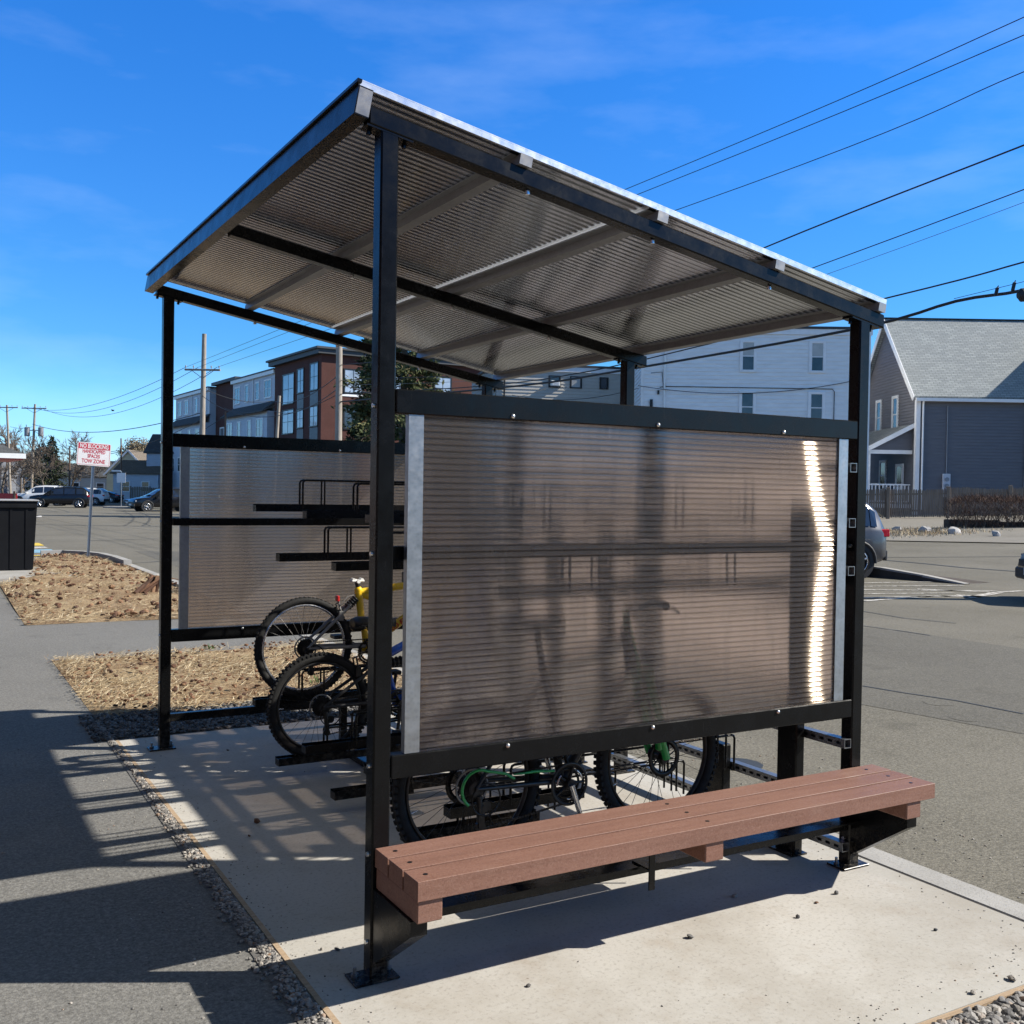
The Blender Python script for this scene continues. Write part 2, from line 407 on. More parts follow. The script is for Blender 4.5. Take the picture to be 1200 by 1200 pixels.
def clear_skin():
    t = NT('polycarbonate_inner_skin'); tr = t.n('BsdfTransparent'); tr.inputs['Color'].default_value = (.97,.95,.93,1); gl = t.n('BsdfGlossy'); gl.inputs['Roughness'].default_value = .2
    m = t.n('MixShader'); fr = t.n('Fresnel'); fr.inputs['IOR'].default_value = 1.35; t.l(fr.outputs[0], m.inputs[0]); t.l(tr.outputs[0], m.inputs[1]); t.l(gl.outputs[0], m.inputs[2]); t.l(m.outputs[0], t.out.inputs['Surface']); return t.m
M_skin = clear_skin()

def seam_mat():
    t = NT('clear_joint_profile'); tl = t.n('BsdfTranslucent'); tl.inputs['Color'].default_value = (.85,.87,.9,1); df = t.n('BsdfDiffuse'); df.inputs['Color'].default_value = (.6,.62,.64,1)
    m = t.n('MixShader'); m.inputs[0].default_value = .3; t.l(tl.outputs[0], m.inputs[1]); t.l(df.outputs[0], m.inputs[2]); t.l(m.outputs[0], t.out.inputs['Surface']); return t.m
M_seam = seam_mat()
def bench_mat():
    t = NT('brown_recycled_plastic'); v = t.coords(); g = t.n('NewGeometry'); oi = t.n('ObjectInfo')
    c = t.ramp(t.noise(t.coords((.9,14,14)), 2.6, 6, .65), [(.28, (.165,.078,.053)), (.5, (.21,.102,.071)), (.72, (.255,.132,.094))])
    c = t.mix(t.math('MULTIPLY', oi.outputs['Random'], .35), c, (.26,.15,.115))
    c = t.mix(t.ramp(t.noise(t.coords((3,26,26)), 22, 4, .8), [(.54, 0), (.70, .45)]), c, (.33,.20,.15))
    c = t.mix(t.ramp(t.noise(v, 150, 3, .85), [(.50, 0), (.66, .42)]), c, (.34,.215,.165))
    c = t.mix(t.ramp(t.noise(v, 120, 3, .85), [(.36, .5), (.48, 0)]), c, (.12,.05,.034))
    c = t.mix(t.ramp(t.noise(v, 1.7, 6, .7), [(.56, 0), (.72, .35)]), c, (.34,.24,.19))          # dust
    nrm = t.bump(t.mix(.5, t.noise(t.coords((3,60,60)), 4, 3), t.noise(v, 220, 2)), .35, .003)
    t.pbsdf(c, t.ramp(t.noise(v, 6, 4), [(.3, .48), (.7, .66)]), 0, nrm, .35); return t.m
M_bench = bench_mat()
M_rubber = plain('tyre_rubber', (.014,.014,.014), .75, 0, .3, 30, .3, 0, .4)
M_blackplastic = plain('black_plastic', (.011,.011,.012), .4, 0, .2, 20)
M_chrome = plain('bright_metal', (.62,.62,.63), .25, .9, .1, 20)
M_greymetal = plain('dull_grey_metal', (.23,.225,.22), .4, .6, .15, 15)
M_darkmetal = plain('dark_drivetrain_metal', (.035,.033,.032), .4, .7, .3, 30)
M_yellow = plain('yellow_frame_paint', (.80,.52,.015), .3, 0, .06, 10, .5, .4)
M_blue = plain('blue_frame_paint', (.008,.075,.42), .25, 0, .1, 10, .5, .4)
M_green = plain('green_frame_paint', (.02,.42,.09), .3, 0, .1, 10, .5, .4)
M_red = plain('red_plastic', (.45,.02,.02), .35, 0, .1)
M_white = plain('white_paint', (.78,.78,.76), .5, 0, .05, 4)
M_trim = plain('white_house_trim', (.80,.80,.80), .55, 0, .06, 3)
M_signred = plain('sign_red', (.52,.035,.06), .45, 0, .08)
M_signwhite = plain('sign_white', (.80,.78,.76), .45, 0, .05)
def wood(name, a, b, sc=(1,1,.12)):
    t = NT(name); v = t.coords(sc)
    c = t.ramp(t.noise(v, 14, 5, .7), [(.3, a), (.7, b)])
    t.pbsdf(c, .85, 0, t.bump(t.noise(v, 40, 3), .5, .01), .2); return t.m
M_pole = wood('weathered_pole_wood', (.22,.185,.15), (.40,.36,.31))
M_polebrown = wood('brown_pole_wood', (.11,.07,.05), (.20,.14,.10))
M_fence = wood('weathered_fence_wood', (.15,.115,.085), (.27,.215,.165))
M_form = wood('form_board_wood', (.34,.24,.15), (.52,.40,.28), (.2,8,8))
M_bark = wood('bark', (.075,.06,.048), (.16,.135,.11), (2,2,.5))
M_twig = wood('twigs', (.10,.08,.065), (.20,.165,.135))
def siding(name, col, var=.05):
    t = NT(name); v = t.coords(); g = t.n('NewGeometry')
    c = t.ramp(t.noise(t.coords((.4,.4,2)), 3, 4), [(.3, [q*(1-var*2) for q in col]), (.7, [q*(1+var) for q in col])])
    c = t.mix(t.ramp(t.noise(v, .5, 4), [(.5, 0), (.75, .12)]), c, [q*.7 for q in col])
    t.pbsdf(c, .6, 0, None, .3); return t.m
M_sidewhite = siding('white_clapboard', (.82,.82,.81))
M_sidebeige = siding('beige_clapboard', (.50,.47,.42))
M_sidegrey = siding('slate_grey_siding', (.150,.147,.158))
M_sidepale = siding('pale_grey_siding', (.54,.56,.60))
M_sideblue = siding('pale_blue_siding', (.40,.46,.55))
M_sidecream = siding('cream_siding', (.62,.56,.38))
M_sidedgrey = siding('dark_grey_siding', (.17,.18,.20))
def brick(name, a, b, m):
    t = NT(name); tc = t.n('TexCoord'); sp = t.n('SeparateXYZ'); t.l(tc.outputs['Object'], sp.inputs[0]); cb = t.n('CombineXYZ')
    t.l(t.math('ADD', sp.outputs[0], sp.outputs[1]), cb.inputs[0]); t.l(sp.outputs[2], cb.inputs[1])
    bt = t.n('TexBrick'); bt.inputs['Scale'].default_value = 4.5; bt.inputs['Color1'].default_value = (*a,1); bt.inputs['Color2'].default_value = (*b,1); bt.inputs['Mortar'].default_value = (*m,1); bt.inputs['Mortar Size'].default_value = .02
    t.l(cb.outputs[0], bt.inputs['Vector'])
    c = t.mix(t.ramp(t.noise(tc.outputs['Object'], .8, 4), [(.4, 0), (.7, .3)]), bt.outputs['Color'], [q*.5 for q in a])
    t.pbsdf(c, .85, 0, None, .2); return t.m
M_brick = brick('red_brown_brick', (.098,.036,.028), (.075,.029,.024), (.10,.06,.05))
def shingles(name, cols, row=.14):
    t = NT(name); tc = t.n('TexCoord'); mp = t.n('Mapping'); t.l(tc.outputs['UV'], mp.inputs['Vector'])
    bt = t.n('TexBrick'); bt.inputs['Scale'].default_value = 1.0; bt.inputs['Brick Width'].default_value = .32; bt.inputs['Row Height'].default_value = row
    bt.inputs['Mortar Size'].default_value = .012; bt.inputs['Mortar Smooth'].default_value = .3
    bt.inputs['Color1'].default_value = (*cols[0],1); bt.inputs['Color2'].default_value = (*cols[1],1); bt.inputs['Mortar'].default_value = (*[q*.45 for q in cols[0]],1)
    t.l(mp.outputs[0], bt.inputs['Vector'])
    c = t.mix(t.ramp(t.noise(mp.outputs[0], 1.1, 5), [(.35, .4), (.6, 0)]), bt.outputs['Color'], [q*.7 for q in cols[1]])
    t.pbsdf(c, .9, 0, t.bump(bt.outputs['Fac'], -.5, .02), .2); return t.m
M_shgrey = shingles('grey_shingles', ((.28,.30,.30),(.38,.40,.39)))
M_shdark = shingles('dark_shingles', ((.075,.08,.085),(.11,.115,.12)))
M_shbrown = shingles('brown_shingles', ((.14,.115,.09),(.20,.165,.13)))
def glass_mat():
    t = NT('window_glass'); v = t.coords()
    c = t.ramp(t.noise(v, 1.1, 3), [(.35, (.012,.014,.018)), (.7, (.055,.06,.07))])
    p = t.pbsdf(c, .06, 0, t.bump(t.noise(v, 1.8, 2), .03, .02), .8); return t.m
M_glass = glass_mat()
M_blind = plain('window_blind', (.42,.42,.40), .3, 0, .1, 3)
M_roofdark = plain('roof_membrane_dark', (.035,.04,.045), .6, 0, .1)
M_paintY = plain('yellow_road_paint', (.70,.50,.06), .7, 0, .18, 9)
M_paintB = plain('blue_road_paint', (.22,.40,.52), .7, 0, .18, 9)
def roadpaint():
    t = NT('worn_white_road_paint'); v = t.coords()
    c = t.mix(t.ramp(t.noise(v, 9, 6, .8), [(.42, 0), (.58, 1)]), (.22,.20,.17), (.62,.60,.56))
    t.pbsdf(c, .8, 0, None, .2); return t.m
M_paintW = roadpaint()
M_rockwhite = plain('pale_boulder', (.40,.385,.37), .8, 0, .18, 3, .3, 0, .6)
M_blockwall = plain('dark_stone_block', (.065,.05,.038), .9, 0, .2, 5)
M_wire = plain('black_cable', (.012,.013,.015), .6)
M_alusil = plain('cable_grey', (.10,.11,.12), .5)
M_dump = plain('black_bin_plastic', (.007,.0075,.009), .6, 0, .2, 4, .15)
M_bingrey = plain('grey_bin_rim', (.33,.33,.33), .6, 0, .1, 4)
M_transf = plain('transformer_grey', (.24,.25,.27), .5, .2)
M_needle = randcol('conifer_needles', [(0,(.025,.038,.014)),(.4,(.065,.085,.030)),(.75,(.12,.13,.05)),(.93,(.18,.17,.075)),(1,(.15,.09,.045))], .8, 3)
M_needledark = randcol('dark_conifer_needles', [(0,(.012,.02,.010)),(.6,(.03,.045,.02)),(1,(.06,.075,.03))], .8, 3)
M_hedge = randcol('hedge_twigs', [(0,(.045,.022,.016)),(.5,(.105,.055,.038)),(1,(.19,.12,.08))], .85, 3)
M_leafdry = randcol('dry_brown_leaves', [(0,(.14,.10,.06)),(.6,(.26,.20,.12)),(1,(.34,.29,.18))], .9, 2)
M_grass = randcol('green_blades', [(0,(.05,.12,.03)),(1,(.14,.24,.07))], .8, 3)
# ================================================================ SETTING
def sheet(name, poly, z, mat, skirt=0.0, follow=False):
    """flat ground sheet from an outline; a skirt gives it a real edge"""
    m = MB(); top = [(x, y, z + (gz(x) if follow else 0)) for x, y in poly]
    m.quad(top)
    if skirt:
        n = len(top)
        for i in range(n):
            a, b = top[i], top[(i+1) % n]
            m.quad([a, (a[0], a[1], a[2]-skirt), (b[0], b[1], b[2]-skirt), b])
    o = m.build(name, mat); tag(o, kind='structure'); return o
m = MB()
xs = [-700, 18, 60, 900]
for a, b in zip(xs, xs[1:]): m.quad([(a,-300,gz(a)-.012), (b,-300,gz(b)-.012), (b,900,gz(b)-.012), (a,900,gz(a)-.012)])
tag(m.build('parking_lot', M_lot), kind='structure')
PADZ = 0.0
# concrete pad of the shelter, its edging and the flush kerb beside the car park
sheet('concrete_pad', [(-.185,-1.07),(2.44,-1.07),(2.44,3.88),(-.185,3.86)], 0.0, M_conc, .09)
m = MB()
m.box(-.207,-.187,-1.2,3.87,-.08,.003); m.box(-.187,1.05,-1.092,-1.072,-.08,.002); m.box(1.06,2.6,-1.094,-1.074,-.08,.0)
tag(m.build('form_board_edging', M_form), kind='structure')
kb = MB()
y = -2.6
while y < 23:
    y1 = min(y+3.05, 23.4); x0 = 2.452 if y < 9 else 2.452
    kb.box(x0, x0+.155, y, y1-.012, -.1, .002 if y < 10.2 else .045, bev=.006); y = y1
tag(kb.build('kerb', M_kerb), kind='structure')
# asphalt footpath on the left with its cross path
sheet('sidewalk', [(-9,-8),(-.215,-8),(-.215,16.6),(-1.2,16.6),(-9,16.6)], -.004, M_walk)
sheet('cross_path', [(-.214,7.42),(2.44,7.25),(2.44,10.05),(-.214,10.35)], -.004, M_walk)
m = MB(); m.box(-3.0, 1.2, 16.62, 19.5, -.1, .03); tag(m.build('bin_slab', M_kerb), kind='structure')
# mulch beds
def bed(name, poly, z, seed, lump=.05, nx=26, ny=40):
    """a lumpy bed filling an outline given as left edge, right edge samples per y"""
    rnd = random.Random(seed); m = MB(); ys = [p[0] for p in poly]; rows = []
    for j in range(ny+1):
        t = j/ny; y = ys[0]+(ys[-1]-ys[0])*t
        for k in range(len(poly)-1):
            if poly[k][0] <= y <= poly[k+1][0]+1e-6:
                u = (y-poly[k][0])/(poly[k+1][0]-poly[k][0]); xl = poly[k][1]+(poly[k+1][1]-poly[k][1])*u; xr = poly[k][2]+(poly[k+1][2]-poly[k][2])*u; break
        row = []
        for i in range(nx+1):
            s_ = i/nx; e = min(1, 6*min(s_, 1-s_), 8*min(t, 1-t))
            row.append((xl+(xr-xl)*s_, y, z-.002+e*lump*(.4+.6*rnd.random())+(e*lump*1.2*math.sin(3*y+2*s_*5)*.3)))
        rows.append(row)
    base = 0
    for r_ in rows: m.v += r_
    for j in range(ny):
        for i in range(nx):
            a = j*(nx+1)+i; m.f.append((a, a+1, a+nx+2, a+nx+1)); m.sm.append(True)
    o = m.build(name, M_soil); tag(o, kind='structure'); return rows
NB = [(4.60,-.222,2.44),(7.40,-.222,2.44)]
FB = [(10.22,-.222,2.44),(16.0,-.14,2.44),(17.6,.5,2.42),(20.5,.75,2.38),(22.1,.95,2.2),(23.1,1.3,1.8)]
bed('mulch_bed', NB, .0, 3, .035); bed('mulch_bed', FB, .0, 4, .07, 26, 70)
def inside(poly, y):
    for k in range(len(poly)-1):
        if poly[k][0] <= y <= poly[k+1][0]:
            u = (y-poly[k][0])/(poly[k+1][0]-poly[k][0]); return poly[k][1]+(poly[k+1][1]-poly[k][1])*u, poly[k][2]+(poly[k+1][2]-poly[k][2])*u
def straw(name, poly, n, seed, mat, lo, hi, zmax, wd, clump=None):
    rnd = random.Random(seed); m = MB()
    for _ in range(n):
        y = rnd.uniform(poly[0][0]-.05, poly[-1][0]+.03)
        lr = inside(poly, min(max(y, poly[0][0]), poly[-1][0])); x = rnd.uniform(lr[0], lr[1])-abs(rnd.gauss(0,.035))*(rnd.random() < .5); y += rnd.gauss(0,.02)
        if clump and (math.sin(x*5.1+1.3*y)+math.sin(y*3.7-2.1*x)+rnd.uniform(-1.3,1.3)) < clump: continue
        L = rnd.uniform(lo, hi); a = rnd.gauss(.25, .7); z = .02+rnd.random()*zmax; dz = rnd.uniform(-.25,.45)*L
        d = Vector((math.cos(a), math.sin(a), 0)); s_ = Vector((-d.y, d.x, 0))*wd*rnd.uniform(.6,1.3)+Vector((0,0,wd*rnd.uniform(-.5,.5)))
        p = Vector((x,y,z)); q = p+d*L+Vector((0,0,max(dz, .012-z+.0)))
        m.quad([p-s_, q-s_*.4, q+s_*.4, p+s_])
    o = m.build(name, mat); return tag(o, kind='stuff')
straw('straw_mulch', NB, 17000, 5, M_straw, .025, .10, .018, .003, -.9)
straw('straw_mulch', FB, 21000, 6, M_straw, .03, .14, .04, .004, -.8)
def chips(name, poly, n, seed, mat, lo, hi, clump):
    rnd = random.Random(seed); m = MB()
    for _ in range(n):
        y = rnd.uniform(poly[0][0], poly[-1][0]); lr = inside(poly, y); x = rnd.uniform(*lr)
        if (math.sin(x*5.1+1.3*y)+math.sin(y*3.7-2.1*x)+rnd.uniform(-1,1)) > clump: continue
        m.rock((x, y, .03+rnd.random()*.05), rnd.uniform(lo, hi), rnd, .5)
    return tag(m.build(name, mat), kind='stuff')
chips('bark_mulch', NB, 800, 8, M_chip, .007, .022, .4)
chips('bark_mulch', FB, 1000, 9, M_chip, .012, .05, .7)
# gravel: a thin strip beside the pad, a dark band behind it, a bed in front of it
def gravel(name, fn, n, seed, mat, lo, hi):
    rnd = random.Random(seed); m = MB()
    for _ in range(n):
        x, y, z = fn(rnd); r = rnd.uniform(lo, hi); m.rock((x, y, z+r*.25), r, rnd, .62)
    return tag(m.build(name, mat), kind='stuff')
def f1(r):
    y = r.uniform(-1.9, 4.5); w = .11*max(.32, min(1, (4.3-y)/4.5)); return (-.212-abs(r.gauss(0, .42))*w*.9 - .004, y, 0)
gravel('gravel_strip', f1, 5200, 11, M_pebble, .0035, .0105)
gravel('gravel_band', lambda r: (r.uniform(-.33, 2.43), r.uniform(3.9, 4.72), 0), 5200, 12, M_pebdark, .006, .018)
gravel('gravel_bed', lambda r: (r.uniform(.6, 2.9), -1.10-abs(r.gauss(0,.5)), -.01), 5000, 13, M_pebble, .009, .024)
def f4(r):
    k = r.random()
    if k < .45: return (-.18+abs(r.gauss(0,.09)), r.uniform(-1.05,3.8), 0)
    if k < .75: return (r.uniform(-.1,2.4), -1.06+abs(r.gauss(0,.10)), 0)
    if k < .88: return (2.43-abs(r.gauss(0,.12)), r.uniform(-1.0,3.8), 0)
    return (r.uniform(-.1,2.4), r.uniform(-1.0,3.8), 0)
gravel('grit', f4, 620, 15, M_pebble, .0014, .0042)
gravel('grit', lambda r: (-.25-abs(r.gauss(0,.35)), r.uniform(-1.9,4.4), -.004), 420, 16, M_pebble, .0016, .005)
gravel('grit', lambda r: (2.63+abs(r.gauss(0,.5)), r.uniform(-1.6,6), -.011), 500, 17, M_pebble, .002, .006)
sheet('gravel_ground', [(-.33,3.86),(2.44,3.88),(2.44,4.75),(-.33,4.75)], -.006, M_pebdark)
sheet('gravel_ground', [(-.15,-3.2),(2.45,-3.2),(2.45,-1.1),(-.15,-1.1)], -.008, M_pebble)
sheet('gravel_ground', [(-.33,-3),(-.2,-3),(-.2,4.5),(-.25,4.5)], -.001, M_pebdark)
# kerb round the tip of the far bed
m = MB(); pts = [(2.49,19.5,0),(2.47,21.0,0),(2.36,22.2,0),(2.1,23.0,0),(1.7,23.5,0),(1.2,23.5,0)]
for a, b in zip(pts, pts[1:]):
    a, b = Vector(a), Vector(b); d = (b-a).normalized(); nn = Vector((-d.y, d.x, 0))*-.08
    m.quad([a-nn+Vector((0,0,.13)), b-nn+Vector((0,0,.13)), b+nn+Vector((0,0,.13)), a+nn+Vector((0,0,.13))])
    m.quad([a-nn, b-nn, b-nn+Vector((0,0,.13)), a-nn+Vector((0,0,.13))]); m.quad([a+nn, b+nn, b+nn+Vector((0,0,.13)), a+nn+Vector((0,0,.13))])
for p_, d_ in ((Vector(pts[0]), Vector((0,1,0))), (Vector(pts[-1]), Vector((-1,0,0)))):
    nn = Vector((-d_.y,d_.x,0))*.08; m.quad([p_-nn,p_+nn,p_+nn+Vector((0,0,.13)),p_-nn+Vector((0,0,.13))])
tag(m.build('kerb', M_kerb), kind='structure')
# painted markings
def stripe(a, b, w, mat, name='road_marking', z=.004):
    a, b = Vector(a), Vector(b); d = (b-a).normalized(); nn = Vector((-d.y, d.x, 0))*w/2
    q = [a-nn, b-nn, b+nn, a+nn]; q = [Vector((p.x, p.y, gz(p.x)+z-.008)) for p in q]
    tag(MB().quad(q).build(name, mat), kind='structure')
for (yy, xr, ww, mm_) in ((23.75,1.62,.32,M_paintY),(24.25,1.68,.18,M_paintW),(25.6,1.72,1.5,M_paintB),(27.3,1.70,.9,M_paintW),(29.0,1.74,1.5,M_paintY)): stripe((-3.0,yy,0),(xr,yy,0),ww,mm_)
g2 = lambda px, py: ground(px, py)
for (a, b, w) in (((1012,704),(1095,698),.14),((1095,698),(1135,699),.12),((1012,700.5),(1120,698),.12),((1012,691),(1168,692),.12),((1012,695.5),(1118,694.5),.10),((1012,683),(1130,681),.10),((1012,687),(1130,686),.10),((1075,690),(1160,693.5),.14),((1120,697),(1150,699),.28),((1135,700),(1170,694),.2),((1165,694),(1200,692),.14)):
    A, B = g2(*a), g2(*b); stripe((A.x,A.y,0),(B.x,B.y,0),w,M_paintW)
# seams in the asphalt
def seam(pts, w=.03):
    m = MB()
    for a, b in zip(pts, pts[1:]):
        A, B = g2(*a), g2(*b); d = Vector((B.x-A.x,B.y-A.y,0)).normalized(); nn = Vector((-d.y,d.x,0))*w/2; m.quad([Vector((p.x,p.y,gz(p.x)-.006)) for p in (A-nn,B-nn,B+nn,A+nn)])
    tag(m.build('asphalt_seam', M_roofdark), kind='structure')
seam([(1011,804),(1060,812),(1120,821),(1200,837)], .022); seam([(1012,716),(1060,724),(1120,730)], .03); seam([(1012,733),(1050,738),(1090,744)], .03)
seam([(1035,656),(1080,660),(1130,665),(1200,670)], .10); seam([(1035,653),(1200,652)], .06)
# planted island beyond the parking bays with its kerb, and the verge over the street
ia, ib = g2(925,668), g2(1130,684.5); dv = Vector((ib.x-ia.x, ib.y-ia.y, 0)); Li = dv.length; dv.normalize(); nv = Vector((-dv.y, dv.x, 0))
if nv.dot(Vector((FH.x,FH.y,0))) < 0: nv = -nv
def kp(u, o, h): p = Vector((ia.x,ia.y,0))+dv*u+nv*o; return Vector((p.x,p.y,gz(p.x)-.012+h))
m = MB(); hts = [(0,.24),(Li*.55,.22),(Li*.78,.13),(Li,.015)]
for (u0,h0),(u1,h1) in zip(hts,hts[1:]):
    m.quad([kp(u0,0,0),kp(u1,0,0),kp(u1,.03,h1-.02),kp(u0,.03,h0-.02)]); m.quad([kp(u1,1.1,0),kp(u0,1.1,0),kp(u0,.85,h0*.5),kp(u1,.85,h1*.5)]); m.quad([kp(u0,.24,h0-.03),kp(u1,.24,h1-.03),kp(u1,.85,h1*.5),kp(u0,.85,h0*.5)])
tag(m.build('planting_island', M_blockwall), kind='structure'); m = MB()
for (u0,h0),(u1,h1) in zip(hts,hts[1:]):
    m.quad([kp(u0,.02,h0),kp(u1,.02,h1),kp(u1,.23,h1),kp(u0,.23,h0)]); m.quad([kp(u0,.02,h0-.045),kp(u1,.02,h1-.03),kp(u1,.02,h1),kp(u0,.02,h0)]); m.quad([kp(u0,.23,h0-.04),kp(u1,.23,h1-.04),kp(u1,.23,h1),kp(u0,.23,h0)])
tag(m.build('kerb', M_kerb), kind='structure')
V = [g2(*q) for q in ((985,633),(1200,637),(1260,640))]; far = [at(1290,600,60), at(960,600,60)]
sheet('verge', [(p.x,p.y) for p in V]+[(p.x,p.y) for p in far], .02, M_street, 0, True)
for q in ((1045,624),(1090,626)):
    c = g2(*q); rr = random.Random(int(q[0])); mm = MB()
    for _ in range(900):
        x = c.x+rr.gauss(0,1.6); y = c.y+rr.gauss(0,.55); h = rr.uniform(.05,.16); a = rr.uniform(0,6.3)
        p = Vector((x,y,gz(x)+.02)); mm.quad([p, p+Vector((.03*math.cos(a),.03*math.sin(a),0)), p+Vector((rr.gauss(0,.05),rr.gauss(0,.05),h))])
    tag(mm.build('dry_grass', M_straw), kind='stuff')

# repairs and stains in the car park
def patch(name, pts, mat, z):
    q = [Vector((p[0], p[1], gz(p[0])+z-.012)) for p in pts]; tag(MB().quad(q).build(name, mat), kind='structure')
M_patch = asphalt('patch_asphalt', (.098,.092,.078), (.130,.123,.104), 1.9, 1.0, .0)
patch('asphalt_patch', [(5.55,1.2),(9.5,-.2),(9.5,5.6),(9.1,6.4),(5.25,2.8)], M_patch, .0025)
patch('asphalt_patch', [(3.4,17.5),(6.2,17.2),(6.4,24.6),(3.6,25.0)], M_patch, .0025)
rnd = random.Random(41)
for i in range(16):
    cx_, cy_ = rnd.uniform(2.9,8.5), rnd.uniform(-2.5,10); rr_ = rnd.uniform(.04,.16); pts = [(cx_+rr_*(1+.35*rnd.random())*math.cos(a*.5236), cy_+rr_*(1+.35*rnd.random())*math.sin(a*.5236)) for a in range(12)]
    patch('oil_stain', pts, M_patch if i % 3 else M_roofdark, .0045)
def crack(pts, w):
    P_ = []
    for a, b in zip(pts, pts[1:]):
        for k in range(6): t_ = k/6; P_.append(Vector((a[0]+(b[0]-a[0])*t_+rnd.gauss(0,.035), a[1]+(b[1]-a[1])*t_+rnd.gauss(0,.035), 0)))
    m = MB()
    for i, (a, b) in enumerate(zip(P_, P_[1:])):
        d = (b-a).normalized(); nn = Vector((-d.y,d.x,0))*w*rnd.uniform(.3,.65); m.quad([Vector((p.x,p.y,gz(p.x)-.0055+.0001*i)) for p in (a-nn,b-nn,b+nn,a+nn)])
    tag(m.build('asphalt_crack', M_roofdark), kind='structure')
crack([(2.62,6.0),(4.2,7.2),(6.5,7.4),(9.5,9.2)], .018); crack([(3.0,12.0),(5.5,13.5),(8.0,13.2)], .03); crack([(2.7,20.5),(6.0,22.5),(9.5,23.0)], .05); crack([(3.2,31),(8,33),(14,33.5)], .07)
crack([(-5,5.3),(-2.5,5.0),(-.3,4.62)], .008); crack([(-4,10.9),(-1.2,10.35),(-.3,10.3)], .014)
# ================================================================ BIKE SHELTER
S = .0652; LX = 2.3626; LY = 3.4948; HA = 2.8503; HB = 2.447; DY = 1.7463
TS = .1772                                   # roof pitch (dz/dx)
shelter = empty('bike_shelter', (0,0,0), 0, 'black steel bike shelter with tinted ribbed plastic roof and end panels', 'bike shelter')
def post(x, y, h0, h1):
    m = MB(); b = .006
    # square tube with eased corners, top cut to the roof pitch
    prof = [(b,0),(S-b,0),(S,b),(S,S-b),(S-b,S),(b,S),(0,S-b),(0,b)]
    zt = lambda px: h0+(h1-h0)*px/S
    vs = [(x+px,y+py,.008) for px,py in prof]+[(x+px,y+py,zt(px)) for px,py in prof]; n = 8
    m.add(vs, [tuple(range(n,2*n))]+[(i,(i+1)%n,n+(i+1)%n,n+i) for i in range(n)])
    p = m.build('post', M_black, shelter)
    q = MB(); q.box(x-.065, x+S+.03, y-.034, y+S-.03+.035, .001, .010, bev=.002); q.build('base_plate', M_black, p)
    k = MB()
    for bx in (x-.042, x+S+.014):
        k.cyl((bx,y+.035,.010),(bx,y+.035,.020),.013,.013,6); k.cyl((bx,y+.035,.020),(bx,y+.035,.040),.0065,.0065,8)
    k.build('anchor_bolts', M_strut, p)
    k = MB()
    for bz in (.42,.72,1.44,1.94,.12):
        k.cyl((x-.007,y+S/2,bz),(x,y+S/2,bz),.008,.009,8)
    k.build('side_bolts', M_bolt, p)
    return p
post(0,0,HA,HA-S*TS); post(LX-S,0,HB+S*TS*.3,HB-S*TS*.7)
post(0,LY,HA,HA-S*TS); post(LX-S,DY,HB+S*TS*.3,HB-S*TS*.7); post(LX-S,LY,HB+S*TS*.3,HB-S*TS*.7)
# sloping beams: (front, middle, rear)
zb = lambda x: 2.919-TS*x                      # top of beam
def beam(y0, y1, xa=-.04):
    xb = 2.446; d = .061; m = MB(); b = .005
    prof = [(y0+b,0),(y1-b,0),(y1,-b),(y1,-d+b),(y1-b,-d),(y0+b,-d),(y0,-d+b),(y0,-b)]
    vs = [(xa,py,zb(xa)+pz) for py,pz in prof]+[(xb,py,zb(xb)+pz) for py,pz in prof]; n = 8
    m.add(vs,[tuple(range(n)),tuple(reversed(range(n,2*n)))]+[(i,n+i,n+(i+1)%n,(i+1)%n) for i in range(n)])
    o = m.build('roof_beam', M_black, shelter)
    k = MB()
    for bx in (.60,1.17,1.79): k.cyl((bx-.015,(y0+y1)/2,zb(bx)-d-.014),(bx-.015,(y0+y1)/2,zb(bx)-d),.010,.010,6)
    k.build('beam_bolts', M_bolt, o)
    # cleats joining beam to post
    for px in (0, LX-S):
        c = MB(); zc = zb(px+S/2)-d
        M = Matrix.Translation((px+S/2,(y0+y1)/2,zc-.004)) @ Matrix.Rotation(math.atan(TS),4,'Y')
        if px > 0 or y0 < .5 or y0 > 3:
            c.box(-.085,.085,-.03,.03,-.003,.003,M); 
            for s_ in (-.065,.065): c.cyl(M @ Vector((s_,0,-.022)), M @ Vector((s_,0,0)), .008,.008,6)
            c.build('beam_cleat', M_black, o)
    return o
beam(-.002, S-.004); beam(DY, DY+S); beam(LY, LY+S)
# C-section fascia along the high side, purlins on top of the beams
an = math.atan(TS)
def rf(x, up):                                 # point on roof slope at plan x, 'up' above beam top (perpendicular)
    return Vector((x+up*math.sin(an), 0, zb(x)+up*math.cos(an)))
Y0F, Y1F = -.012, 3.572
def slope_box(m, xa, xb, ua, ub, y0, y1):
    P = [rf(xa,ua),rf(xb,ua),rf(xb,ub),rf(xa,ub)]
    vs = [(p.x,y0,p.z) for p in P]+[(p.x,y1,p.z) for p in P]
    m.add(vs,[(0,1,2,3),(7,6,5,4),(0,4,5,1),(1,5,6,2),(2,6,7,3),(3,7,4,0)])
m = MB(); slope_box(m,-.094,-.090,-.052,.045,Y0F,Y1F); slope_box(m,-.0895,-.043,-.052,-.048,Y0F,Y1F); slope_box(m,-.0895,-.043,.041,.045,Y0F,Y1F)
fas = m.build('fascia_channel', M_black, shelter)
m = MB(); slope_box(m,-.0895,-.043,-.0475,.0405,Y0F,Y0F+.003); slope_box(m,-.0895,-.043,-.0475,.0405,Y1F-.003,Y1F); m.build('end_cap', M_greymetal, fas)
m = MB(); slope_box(m,-.104,-.088,.050,.062,-.02,3.58); m.build('drip_edge', M_black, fas)
